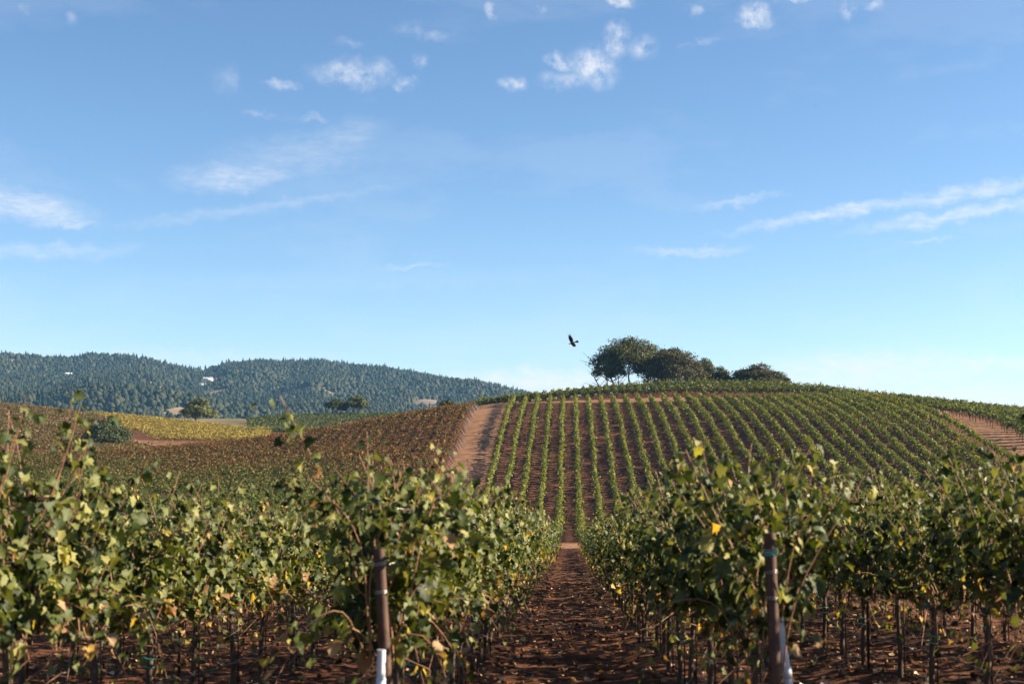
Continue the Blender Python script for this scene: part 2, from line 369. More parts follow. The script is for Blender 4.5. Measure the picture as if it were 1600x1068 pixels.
def tps_fit(P):
    S = 100.0; xy = P[:, :2] / S; n = len(P)
    d2 = ((xy[:, None] - xy[None]) ** 2).sum(-1); K = 0.5 * d2 * np.log(d2 + 1e-12) + np.eye(n) * 0.002
    A = np.zeros((n + 3, n + 3)); A[:n, :n] = K; A[:n, n] = 1; A[:n, n + 1:] = xy; A[n, :n] = 1; A[n + 1:, :n] = xy.T
    w = np.linalg.solve(A, np.concatenate([P[:, 2], np.zeros(3)]))
    def ev(x, z):
        q = np.stack([x, z], -1) / S; d = ((q[:, None] - xy[None]) ** 2).sum(-1)
        return (0.5 * d * np.log(d + 1e-12)) @ w[:n] + w[n] + q @ w[n + 1:]
    return ev
_ev = tps_fit(ctrl)
GX = np.arange(-340, 271, 2.5); GZ = np.arange(0, 731, 2.5)
gx, gz = np.meshgrid(GX, GZ, indexing='ij'); flat_x, flat_z = gx.ravel(), gz.ravel()
GH = np.concatenate([_ev(flat_x[i:i + 8000], flat_z[i:i + 8000]) for i in range(0, len(flat_x), 8000)]).reshape(gx.shape)
def base_h(X, Z):
    X = np.asarray(X, float); Z = np.asarray(Z, float)
    fx = np.clip((X - GX[0]) / 2.5, 0, len(GX) - 1.001); fz = np.clip((Z - GZ[0]) / 2.5, 0, len(GZ) - 1.001)
    i = fx.astype(int); j = fz.astype(int); fx = fx - i; fz = fz - j
    t = (GH[i, j] * (1 - fx) + GH[i + 1, j] * fx) * (1 - fz) + (GH[i, j + 1] * (1 - fx) + GH[i + 1, j + 1] * fx) * fz
    far = sstep(640, 1000, Z) + sstep(260, 600, np.abs(X + 35)) * (Z > -1)
    t = t * (1 - np.clip(far, 0, 1)) + (-16.0) * np.clip(far, 0, 1)
    w = sstep(100, 138, Z) * 1.0; w = np.maximum(w, sstep(60, 110, np.abs(X)))
    return plane_h(X, Z) * (1 - w) + t * w
ROW = 2.4
def row_x(k): return (k + 0.5) * ROW
def soil_relief(X, Z):
    """tilled clods, harrow ridges across the rows, a low berm under each row"""
    fade = (1 - sstep(95, 135, Z)) * (1 + .6 * sstep(20, 50, Z))
    fade = fade * (1 - sstep(7, 12, np.abs(X)))
    r = 0.075 * fbm(X * 2.2, Z * 3.4, 4, .6) + 0.042 * np.sin(Z * 17 + 5 * fbm(X * .9, Z * .9, 2)) * (0.5 + fbm(X * 1.5, Z * .7, 2)) + 0.05 * fbm(X * 9, Z * 11, 2)
    berm = 0.06 * np.exp(-(((X / ROW) % 1.0 - 0.5) * ROW / 0.33) ** 2)
    return (r + berm) * fade
def ground_h(X, Z): return base_h(X, Z) + soil_relief(np.asarray(X, float), np.asarray(Z, float))

def axis(parts):
    a = np.concatenate([np.arange(s, e, d) for s, e, d in parts]); return a
xs = axis([(-4000, -1000, 500), (-1000, -400, 60), (-400, -120, 12), (-120, -24, 4), (-24, -7, 0.9), (-7, 8, 0.13), (8, 24, 0.9), (24, 110, 3.0), (110, 400, 12), (400, 1000, 60), (1000, 4001, 500)])
zs = axis([(-300, -10, 20), (-10, 6, 0.5), (6, 26, 0.08), (26, 60, 0.2), (60, 140, .6), (140, 300, 1.6), (300, 520, 4), (520, 1000, 20), (1000, 3350, 200)])
tx, tz = np.meshgrid(xs, zs, indexing='ij')
th = ground_h(tx, tz)
nx, nz_ = len(xs), len(zs)
ii = (np.arange(nx - 1)[:, None] * nz_ + np.arange(nz_ - 1)[None, :]).ravel()
quads = np.stack([ii, ii + nz_, ii + nz_ + 1, ii + 1], -1)
tm = new_mesh('ground', np.stack([tx, tz, th], -1).reshape(-1, 3), [quads], [M_SOIL], smooth=True)
lane = ((tx > -17.6) & (tx < -11.5) & (tz > 140) & (tz < 290)) | ((tz > 131) & (tz < 138) & (tx > -60)) | ((tx > 60.2) & (tx < 66.5) & (tz > 190)) | ((tz > 279) & (tz < 283.6) & (tx > -20) & (tx < 45))
lane |= (tz > 275) & (tz < 345) & (tx < -40)
grass = (tz > 300) & (tx > -40) | (tz > 460) | (tx > 110) | (tz < 5)
for nm, arr in (('lane', lane), ('grass', grass)):
    a = tm.attributes.new(nm, 'FLOAT', 'POINT'); a.data.foreach_set('value', arr.astype(np.float32).ravel())
tag(link('ground', tm), 'tilled red-brown vineyard soil rolling away to the hills', 'ground', kind='structure')

# ------------------------------------------------------------------ leaf shapes
def leaf_template(detail, seed=0):
    r = np.random.default_rng(seed)
    if detail == 2:
        right = np.array([(.10, -.14), (.32, -.20), (.50, -.02), (.40, .15), (.58, .40), (.36, .47), (.27, .68)]) + r.normal(0, .03, (7, 2))
        left = right[::-1] * [-1, 1] + r.normal(0, .03, (7, 2))
        o = np.vstack([[(0, 0)], right, [(r.normal(0, .05), .92)], left]); c = np.array([[0, .26]])
        p = np.vstack([c, o]); n = len(o)
        f = np.stack([np.zeros(n, int), 1 + np.arange(n), 1 + (np.arange(n) + 1) % n], -1)
    elif detail == 1:
        p = np.array([(0, .0), (.46, -.12), (.56, .38), (0, .92), (-.56, .38), (-.46, -.12)]); f = np.array([[0, 1, 2], [0, 2, 3], [0, 3, 4], [0, 4, 5]])
    else:
        p = np.array([(-.42, 0), (.42, 0), (.5, .6), (-.1, .95)]); f = np.array([[0, 1, 2], [0, 2, 3]])
    fold = r.uniform(.1, .85); curl = r.uniform(.1, 1.1); tw = r.normal(0, .4)
    z = fold * np.abs(p[:, 0]) ** 1.4 - curl * (p[:, 1] - .2) ** 2 + tw * p[:, 0] * p[:, 1]
    if detail == 2: z += r.normal(0, .035, len(p))
    v = np.column_stack([p[:, 0], p[:, 1] - (0 if detail else .45), z])
    return v, f
LEAF2 = [leaf_template(2, s) for s in range(12)]
LEAF1 = [leaf_template(1, s) for s in range(3)]
LEAF0 = [leaf_template(0, s) for s in range(3)]
def frames(nrm, tip):
    nrm = norm(nrm); tip = tip - (tip * nrm).sum(-1, keepdims=True) * nrm; tip = norm(tip)
    return np.stack([np.cross(tip, nrm), tip, nrm], -1)          # columns: x, y(tip), z(normal)
def scatter(templates, pos, fr, size, seed=0):
    """one big mesh array of many leaf copies -> verts, faces, leaf index per face"""
    r = np.random.default_rng(seed); ch = r.integers(0, len(templates), len(pos)); V, Fc, I = [], [], []; base = 0
    for k, (tv, tf) in enumerate(templates):
        s = np.nonzero(ch == k)[0]
        if not len(s): continue
        v = np.einsum('mij,nj->mni', fr[s], tv) * size[s][:, None, None] + pos[s][:, None, :]
        f = tf[None] + (np.arange(len(s)) * len(tv))[:, None, None] + base
        V.append(v.reshape(-1, 3)); Fc.append(f.reshape(-1, tf.shape[1])); I.append(np.repeat(s, len(tf))); base += len(s) * len(tv)
    return np.concatenate(V), np.concatenate(Fc), np.concatenate(I)

# ------------------------------------------------------------------ grapevines of the near rows
def vine_growth(r, nshoots=17, step=.058, top=1.0, droop=0.25, extra=(), half=.82, low_leaves=30):
    """shoots rising from the cordon; returns leaf arrays and cane polylines"""
    P, N, T, S, C, canes = [], [], [], [], [], []
    specs = []
    for i in range(nshoots):
        y0 = -half + 2 * half * (i + r.random()) / nshoots; side = 1 if r.random() < .5 else -1
        L = r.uniform(1.0, 1.40) * top; spread = side * r.uniform(.08, .58); dr = r.uniform(0, .45) * (r.random() < .5 + droop)
        specs.append((y0, L, spread, dr, r.normal(0, .22), 1.0))
    for i in range(int(nshoots * droop * .9)):                # shoots that flopped over and hang down
        side = 1 if r.random() < .5 else -1
        specs.append((r.uniform(-half, half), r.uniform(.5, .9) * top, side * r.uniform(.45, .7), r.uniform(.5, 1.15), r.normal(0, .3), .8))
    specs += list(extra)
    for (y0, L, spread, dr, dy, dens) in specs:
        t = np.linspace(0, 1, 9)
        px = r.normal(0, .05) + spread * t ** 1.35 + .03 * np.sin(t * 6 + r.random() * 6); py = y0 + dy * t + .03 * np.sin(t * 5 + r.random() * 6)
        pz = .90 + L * t - dr * t ** 2.6
        cp = np.column_stack([px, py, pz]); canes.append(cp)
        n = max(4, int(L / step * dens)); tt = np.linspace(.06, 1.0, n) + r.normal(0, .015, n)
        c = np.column_stack([np.interp(tt, t, cp[:, k]) for k in range(3)])
        bare = (c[:, 2] < 1.12) & (r.random(n) < .42)          # the fruit zone has lost most of its leaves
        c = c[~bare]; tt = tt[~bare]; n = len(c)
        a = r.uniform(0, 2 * np.pi, n); off = np.column_stack([np.cos(a), np.sin(a), r.uniform(-.4, .5, n)]) * r.uniform(.04, .15, n)[:, None]
        out_ = np.sign(c[:, 0] + off[:, 0] + 1e-6)
        p = c + off
        nr = np.column_stack([out_ * r.uniform(.1, 1.1, n), r.normal(0, .45, n), r.normal(.42, .38, n)]) + r.normal(0, .22, (n, 3))
        tp = np.column_stack([out_ * r.uniform(0, .6, n), r.normal(0, .5, n), -r.uniform(.2, 1.1, n)])
        P.append(p); N.append(nr); T.append(tp)
        S.append((.050 + .072 * r.random(n) ** 1.3) * (1 - .35 * np.clip(tt, 0, 1) ** 3)); C.append(tt)
    nl = int(low_leaves)                                      # withered leaves left hanging round the fruit zone
    if nl:
        p = np.column_stack([r.normal(0, .22, nl), r.uniform(-half, half, nl), r.uniform(.50, 1.0, nl)]); P.append(p)
        N.append(np.column_stack([np.sign(p[:, 0]), r.normal(0, .6, nl), r.normal(.1, .4, nl)])); T.append(np.column_stack([r.normal(0, .3, nl), r.normal(0, .3, nl), -np.ones(nl)])); S.append(r.uniform(.045, .095, nl))
        for _ in range(6):
            y0 = r.uniform(-half, half); canes.append(np.array([(0, y0, .92), (r.normal(0, .18), y0 + r.normal(0, .1), .8), (r.normal(0, .3), y0 + r.normal(0, .2), r.uniform(.35, .65))]))
    P = np.concatenate(P); N = np.concatenate(N); T = np.concatenate(T); S = np.concatenate(S)
    q = r.random(len(P)); low = np.clip((1.28 - P[:, 2]) / .35, 0, 1)
    kind = np.zeros(len(P), int)
    kind[q < .016 + .24 * low] = 1
    kind[q < .008 + .17 * low] = 2
    return P, norm(N), norm(T), S, kind, canes
def trunk_mesh(r, name, n=6, knots=7):
    g = Geo(); t = np.linspace(0, 1, knots)
    add_tube(g, np.column_stack([.025 * np.sin(t * 5 + r.random() * 6) * t, .03 * np.sin(t * 4 + r.random() * 6) * t, -.06 + .98 * t]), .030 - .007 * t + r.uniform(-.003, .004, knots), n)
    tm_ = g.mesh(name, [M_BARK], True); g = Geo()
    for s in (-1, 1):                                          # cordon arms along the wire
        u = np.linspace(0, 1, 5)
        add_tube(g, np.column_stack([.02 * np.sin(u * 5), s * .82 * u, .88 + .06 * np.sin(u * 2.2) + r.normal(0, .008, 5)]), .021 - .010 * u, n)
        for k in range(5):                                     # old spurs
            y = s * (.12 + .15 * k); add_tube(g, [(0, y, .92), (r.normal(0, .02), y + r.normal(0, .02), 1.0)], [.012, .008], 4)
    return tm_, g.mesh('cordon', [M_BARK], True)
def canes_mesh(name, canes, rad=.0055):
    g = Geo()
    for c in canes: add_tube(g, c, np.linspace(rad, rad * .45, len(c)), 4, cap=False)
    return g.mesh(name, [M_CANE], True)
LEAF_MATS = [M_GREEN, M_YELLOW, M_BROWN]
LEAF_ME = {}
for k in range(3):
    for i, (v, f) in enumerate(LEAF2): LEAF_ME[k, i] = new_mesh('leaf', v, [f], [LEAF_MATS[k]], smooth=True)
TRUNKS = [trunk_mesh(np.random.default_rng(40 + i), 'trunk') for i in range(5)]
TRUNKS_FAR = [trunk_mesh(np.random.default_rng(60 + i), 'trunk', 4, 4) for i in range(3)]
g = Geo(); add_tube(g, [(.055, .01, -.05), (.052, .01, 1.12)], .008, 5); STAKE_ME = g.mesh('stake', [M_STEEL])
g = Geo()
for zz in (.55, .62): add_tube(g, [(.0 + .06 * math.cos(a), .045 * math.sin(a), zz + .006 * math.sin(2 * a)) for a in np.linspace(0, 2 * math.pi, 10)], .005, 4)
TIE_ME = g.mesh('tie', [M_TIE])
def foliage_mesh(name, templ, P, N, T, S, kind, seed):
    v, f, idx = scatter(templ, P, frames(N, T), S, seed)
    return new_mesh(name, v, [f], LEAF_MATS, kind[idx], smooth=True)
MID, FAR = [], []
for i in range(6):
    r = np.random.default_rng(100 + i); P, N, T, S, K, cn = vine_growth(r, 18, .050, 1.0, .3)
    MID.append((foliage_mesh('foliage', LEAF1, P, N, T, S * 1.18, K, i), canes_mesh('canes', cn)))
for i in range(4):
    r = np.random.default_rng(200 + i); P, N, T, S, K, cn = vine_growth(r, 15, .085, 1.0, .3)
    FAR.append(foliage_mesh('foliage', LEAF0, P, N, T, S * 1.75, K, i))

SIDE = {-1: 'sunlit row bordering the bare path', 0: 'shaded row bordering the bare path', -2: 'second row out on the sunlit side of the path',
        1: 'second row out on the shaded side of the path', -3: 'third row out on the sunlit side of the path', 2: 'third row out on the shaded side of the path',
        -4: 'fourth row out on the sunlit side of the path', 3: 'fourth row out on the shaded side of the path'}
SHORT = {-1: 'the sunlit row bordering the path', 0: 'the shaded row bordering the path', -2: 'the second sunlit row', 1: 'the second shaded row', -3: 'the third sunlit row', 2: 'the third shaded row', -4: 'the fourth sunlit row', 3: 'the fourth shaded row'}
ORD = ['first', 'second', 'third', 'fourth', 'fifth', 'sixth', 'seventh', 'eighth', 'ninth', 'tenth', 'eleventh', 'twelfth']
STEP = 1.58
START = {-1: 9.5, 0: 9.45, -2: 9.0, 1: 9.6, -3: 12.5, 2: 12.2, -4: 15.8, 3: 15.5}
LAST = {-1: 130, 0: 130, -2: 58, 1: 58, -3: 40, 2: 40, -4: 36, 3: 36}
EXTRA = {(-1, 0): [(-.55, 1.62, -.50, 0, -.35, 1.4), (-.3, 1.35, -.62, .2, -.4, 1.1), (-.5, 1.2, .35, .1, -.3, 1.1), (-.75, .9, -.62, 1.15, -.3, 1.2), (-.7, .9, -.40, .75, -.45, 1.2)],
         (0, 0): [(-.6, 1.35, -.1, .1, -.25, 1.2), (-.6, 1.3, .3, .25, -.3, 1.2)],
         (-2, 0): [(.1, 1.36, .3, 0, .1, 1.3), (-.4, 1.32, -.2, 0, 0, 1.3)], (-2, 1): [(-.6, 1.42, .1, 0, .05, 1.4)],
         (1, 0): [(.0, 1.4, .2, .1, 0, 1)]}
n_leaf_objs = 0
STAKES = [(at(44, 779, 9.55).x, 9.55, 1.95), (at(284, 805, 13.4).x, 13.4, 1.85), (at(1353, 787, 17.0).x, 17.0, 1.95)]
for k in (-1, 0, -2, 1, -3, 2, -4, 3):
    nv = int((LAST[k] - START[k]) / STEP) + 1
    for i in range(nv):
        z = START[k] + STEP * i + rng.normal(0, .05); X = row_x(k) + rng.normal(0, .03)
        h = float(ground_h(np.array([X]), np.array([z]))[0])
        e = link('grapevine', None, None, (X, z, h)); e.empty_display_size = .2
        grp = 'grapevines in the near rows'
        if i < 12: lab = '%s grapevine from the near end of %s' % (ORD[i], SHORT[k])
        else: lab = 'small leafy grapevine farther along %s' % SHORT[k]
        tag(e, lab, 'grapevine', grp)
        e.rotation_euler[2] = math.pi * (rng.random() < .5) if z > 22 else 0
        # the crop thins out where the ground steepens: canopy heights differ vine to vine
        sc = rng.uniform(.93, 1.07)
        if k in (-2, 1): sc *= (1.12 if i != 1 else 1.0) if z < 11.8 else .95 if k == -2 else 1.04
        if z < 21.5 and k in (-1, 0, -2, 1):
            r = np.random.default_rng(1000 + 50 * (k + 5) + i)
            dro = {-1: .36, 0: .12, -2: .28, 1: .18}[k]
            P, N, T, S, K, cn = vine_growth(r, 25, .029, sc, dro, EXTRA.get((k, i), ()), low_leaves=32 if k < 0 else 22)
            if k in (-1, -2): P[:, 2] -= 0.03
            hollow = vnoise(P[:, 1] * 3.4 + P[:, 0] * 2.5 + i * 7.7, P[:, 2] * 3.6 + k * 3.1 + P[:, 0] * 1.3) < .15   # clumps and hollows
            P, N, T, S, K = P[~hollow], N[~hollow], T[~hollow], S[~hollow], K[~hollow]
            if k in (-1, 0) and i == 0:                        # nothing hangs over the end post itself
                hid = (P[:, 1] + z < 8.80) & (np.abs(P[:, 0] + X - (-1.13 if k == -1 else 1.26)) < .20) & (P[:, 2] < 1.72)
                P, N, T, S, K = P[~hid], N[~hid], T[~hid], S[~hid], K[~hid]
            for (sx, sz, sh) in STAKES:                        # shoots are tucked away round the crossarms
                near = (np.hypot(P[:, 0] + X - sx, P[:, 1] + z - sz + .12) < .44) & (P[:, 2] > sh - .42)
                P, N, T, S, K = P[~near], N[~near], T[~near], S[~near], K[~near]
            fr = frames(N, T)
            inward = 1 if k < 0 else -1
            score = P[:, 0] * inward * 1.2 - P[:, 1] * .5 + .5 * np.abs(P[:, 2] - 1.4) + r.normal(0, .25, len(P)) + S * 3
            nobj = 280 if z < 15 else 170
            pick = np.argsort(-score)[:nobj]; rest = np.setdiff1d(np.arange(len(P)), pick)
            for j in pick:
                o = bpy.data.objects.new('leaf', LEAF_ME[int(K[j]), int(r.integers(0, len(LEAF2)))]); COL.objects.link(o); o.parent = e
                M = Matrix(fr[j].tolist()).to_4x4(); M = Matrix.Translation(P[j].tolist()) @ M @ Matrix.Scale(float(S[j]), 4); o.matrix_basis = M
            n_leaf_objs += len(pick)
            tag(link('foliage', foliage_mesh('foliage', LEAF2 if z < 12 else LEAF1, P[rest], N[rest], T[rest], S[rest], K[rest], i), e), kind='stuff')
            tag(link('canes', canes_mesh('canes', cn), e), kind='stuff')
            link('cordon', TRUNKS[i % 5][1], link('trunk', TRUNKS[i % 5][0], e)); link('stake', STAKE_ME, e)
            if (i + k) % 2 == 0: link('tie', TIE_ME, e)
        elif z < 46:
            fm, cm = MID[int(rng.integers(0, 6))]
            f = tag(link('foliage', fm, e), kind='stuff'); f.scale = (1, 1, sc)
            c = tag(link('canes', cm, e), kind='stuff'); c.scale = (1, 1, sc)
            link('cordon', TRUNKS[i % 5][1], link('trunk', TRUNKS[i % 5][0], e)); link('stake', STAKE_ME, e)
        else:
            f = tag(link('foliage', FAR[int(rng.integers(0, 4))], e), kind='stuff'); f.scale = (1, 1, sc)
            link('cordon', TRUNKS_FAR[i % 3][1], link('trunk', TRUNKS_FAR[i % 3][0], e))

# ------------------------------------------------------------------ row foliage helper (hill rows, crest rows, fields)
def ribbon(pts_x, pts_z, dens, size, r, half=.45, h0=.75, h1=1.95, lump=1.6, up=.55):
    """leaf positions along a polyline on the ground"""
    seg = np.hypot(np.diff(pts_x), np.diff(pts_z)); L = np.concatenate([[0], np.cumsum(seg)]); n = int(L[-1] * dens)
    s = r.uniform(0, L[-1], n); x = np.interp(s, L, pts_x); z = np.interp(s, L, pts_z)
    dx = np.gradient(pts_x, L); dz = np.gradient(pts_z, L); ddx, ddz = np.interp(s, L, dx), np.interp(s, L, dz)
    lm = .66 + .36 * np.cos(2 * np.pi * s / lump) + .45 * (vnoise(s * .45 + r.random() * 50, s * 0 + r.random() * 50) - .5)
    a = r.uniform(0, 2 * np.pi, n); q = np.sqrt(r.random(n)) * np.clip(lm, .3, 1.15)
    w = half * np.cos(a) * q; hh = (h0 + h1) / 2 + (h1 - h0) / 2 * np.sin(a) * q
    vi = (s / lump).astype(int); weak = r.random(vi.max() + 2); hh = hh * (.9 + .16 * r.random(vi.max() + 2))[vi]     # vigour differs vine to vine, some are missing
    gone = (weak[vi] < .05) & (r.random(n) < .85)
    hh += (r.random(n) < .08) * r.uniform(0, .4, n); w += (r.random(n) < .14) * r.normal(0, .28, n)
    X = x - ddz * w; Z = z + ddx * w
    p = np.column_stack([X, Z, hh]); 
    nr = np.column_stack([-ddz * np.cos(a), ddx * np.cos(a), np.sin(a) + up]) + r.normal(0, .5, (n, 3))
    tp = r.normal(0, 1, (n, 3)) + [0, 0, -.5]
    k_ = ~gone
    return p[k_], nr[k_], tp[k_], (r.uniform(.7, 1.3, n) * size)[k_]
def seat(p):
    p[:, 2] += base_h(p[:, 0], p[:, 1]); return p
def trunk_row(xs_, zs_, hgt=.9, rad=.035):
    n = len(xs_); h = base_h(xs_, zs_)
    c = np.array([(-1, -1), (1, -1), (1, 1), (-1, 1)]) * rad
    v = np.zeros((n, 8, 3)); v[:, :4, :2] = np.column_stack([xs_, zs_])[:, None] + c; v[:, 4:, :2] = v[:, :4, :2]
    v[:, :4, 2] = (h - .1)[:, None]; v[:, 4:, 2] = (h + hgt)[:, None]
    f = np.array([[0, 1, 5, 4], [1, 2, 6, 5], [2, 3, 7, 6], [3, 0, 4, 7]])
    return v.reshape(-1, 3), (f[None] + (np.arange(n) * 8)[:, None, None]).reshape(-1, 4)
def make_row(name, xs_, zs_, matl, dens, size, seed, half=.45, h0=.75, h1=1.95, step=1.6, lump=1.6):
    r = np.random.default_rng(seed)
    p, nr, tp, sz = ribbon(xs_, zs_, dens, size, r, half, h0, h1, lump)
    x0, z0 = float(xs_[0]), float(zs_[0]); org = np.array([x0, z0, float(base_h(np.array([x0]), np.array([z0]))[0])])
    p = seat(p); v, f, _ = scatter(LEAF0, p, frames(nr, tp), sz, seed)
    e = link(name, None, None, org)
    tag(link('foliage', new_mesh('foliage', v - org, [f], [matl]), e), kind='stuff')
    L = np.concatenate([[0], np.cumsum(np.hypot(np.diff(xs_), np.diff(zs_)))]); ss = np.arange(.3, L[-1], step)
    v, f = trunk_row(np.interp(ss, L, xs_), np.interp(ss, L, zs_)); tag(link('trunks', new_mesh('trunks', v - org, [f], [M_BARK]), e), kind='stuff')
    return e

# the rest of the near block, deep behind the first rows
r = np.random.default_rng(55); PP = []
for k in (-7, -6, -5, -4, -3, -2, 1, 2, 3, 4, 5, 6):
    a = LAST.get(k, 22 + 3 * abs(k)) + 1.2
    PP.append(ribbon(np.full(40, row_x(k)), np.linspace(a, 130, 40), 26, .30, r, .5, .75, 2.1))
p = seat(np.concatenate([a[0] for a in PP])); v, f, _ = scatter(LEAF0, p, frames(np.concatenate([a[1] for a in PP]), np.concatenate([a[2] for a in PP])), np.concatenate([a[3] for a in PP]), 6)
tag(link('vine_block', new_mesh('vine_block', v, [f], [M_GREEN])), 'deep rows of green vines filling the near block', 'vineyard', kind='stuff')
# the green block on the hill: thirty rows running up the slope
NTH = ['first', 'second', 'third', 'fourth', 'fifth', 'sixth', 'seventh', 'eighth', 'ninth', 'tenth', 'eleventh', 'twelfth', 'thirteenth', 'fourteenth', 'fifteenth',
       'sixteenth', 'seventeenth', 'eighteenth', 'nineteenth', 'twentieth', 'twenty-first', 'twenty-second', 'twenty-third', 'twenty-fourth', 'twenty-fifth',
       'twenty-sixth', 'twenty-seventh', 'twenty-eighth', 'twenty-ninth', 'thirtieth']
for i, k in enumerate(range(-5, 25)):
    X = row_x(k); zz = np.arange(139.5 if abs(k) < 9 else 150, 279 - 0.18 * max(0, X - 20), 2.0)
    e = make_row('vine_row', X + .08 * np.sin(zz * .21 + k), zz, M_HILL, 68, .24, 300 + i, half=.38, h0=.3, h1=1.9)
    tag(e, '%s green vine row up the hillside, counting from the bare dirt lane' % NTH[i], 'vine row', 'green vine rows climbing the hill')
# rows that run along the crest and over its shoulder
crest_z = np.arange(284.4, 300, 2.4)
for i, z0 in enumerate(crest_z):
    xx = np.arange(-19.5, .36 * z0 + 8, 2.0)
    e = make_row('vine_row', xx, z0 + .1 * np.sin(xx * .2), M_CREST, 60, .28, 400 + i, half=.6, h0=.55 if i == 0 else .2, h1=2.25)
    tag(e, 'dark green vine row running along the hill crest, %s from the brow' % ORD[i], 'vine row', 'vine rows along the crest')
for i, z0 in enumerate(np.arange(204, 285, 2.4)):
    xx = np.arange(65.5 - 5.0 * float(sstep(226, 248, z0)) + .4 * math.sin(i * 2.1), .36 * z0 + 8, 1.6)
    e = make_row('vine_row', xx, z0 + .05 * np.sin(xx), M_CREST, 60, .27, 450 + i, half=.55, h0=.85, h1=2.1)
    lab = '%s vine row past the bare shoulder lane, counting uphill' % NTH[i] if i < 30 else 'vine row past the bare shoulder lane, close under the crest rows'
    tag(e, lab, 'vine row', 'vine rows on the far shoulder of the hill')

# ------------------------------------------------------------------ dense fields where rows merge into one mass
def field(name, label, inside, xr, zr, spacing, dens, size, matl, seed, h1=1.8, half=.6, second=None):
    r = np.random.default_rng(seed); PP = []
    for z0 in np.arange(zr[0], zr[1], spacing):
        xx = np.arange(xr[0], xr[1] + .1, 2.0)
        p, nr, tp, sz = ribbon(xx, z0 + .6 * np.sin(xx * .03), dens, size, r, half, .6, h1, 1.7)
        ok = inside(p[:, 0], p[:, 1]); PP.append((p[ok], nr[ok], tp[ok], sz[ok]))
    p = seat(np.concatenate([a[0] for a in PP])); nr = np.concatenate([a[1] for a in PP]); tp = np.concatenate([a[2] for a in PP]); sz = np.concatenate([a[3] for a in PP])
    v, f, idx = scatter(LEAF0, p, frames(nr, tp), sz, seed)
    mats = [matl]; mi = None
    if second:
        m2, fn = second; mats.append(m2); mi = (r.random(len(p)) < fn(p[:, 0], p[:, 1])).astype(int)[idx]
    o = link(name, new_mesh(name, v, [f], mats, mi)); tag(o, label, 'vineyard', kind='stuff'); return o
def fb(z): return -(.2988 + (z - 330) / 125 * .052) * z      # line between the rust-brown and the golden block
def red_share(x, z):   # the upper, right-hand part has turned red; lower and to the left it is still green
    t = (z - 212) / 40 + (x + 50) / 60 + 1.8 * fbm(x * .05, z * .05, 3)
    return np.clip(.36 + .58 * t, .02, .84)
field('red_vineyard', 'red and brown autumn vines covering the slope beside the dirt lane', lambda x, z: (x < -17.6) & (z > 170) & (x > -.42 * z), (-120, -17), (170, 277), 2.2, 38, .235, M_MIX, 21, second=(M_RED, red_share))
field('valley_vineyard', 'light green vines in the valley floor below the red slope', lambda x, z: (x < -17.6) & (z < 166) & (x > -.42 * z), (-72, -17), (142, 166), 2.2, 48, .20, M_BAND, 22, 1.7)
field('far_red_vineyard', 'rust brown vineyard on the distant knoll beside the dark bush', lambda x, z: (x < fb(z) - 2 + 2 * np.sin(z * .11)) & (x > -.46 * z), (-215, -70), (292, 446), 2.4, 17, .36, M_FAR_RED, 23, second=(M_FAR_GREEN, lambda x, z: np.full(len(x), .25)))
field('gold_vineyard', 'golden yellow vineyard in front of the round oak', lambda x, z: (x > fb(z) + 3) & (x < -.218 * z - .0012 * (z - 400) ** 2 + 3) , (-170, -60), (338, 462), 2.4, 22, .34, M_GOLD, 24)
field('far_green_vineyard', 'dull green vineyard on the far rise near the twin oaks', lambda x, z: (x > -.232 * z + 2) & (x < -.05 * z), (-125, -20), (400, 528), 2.6, 14, .45, M_FAR_GREEN, 25)

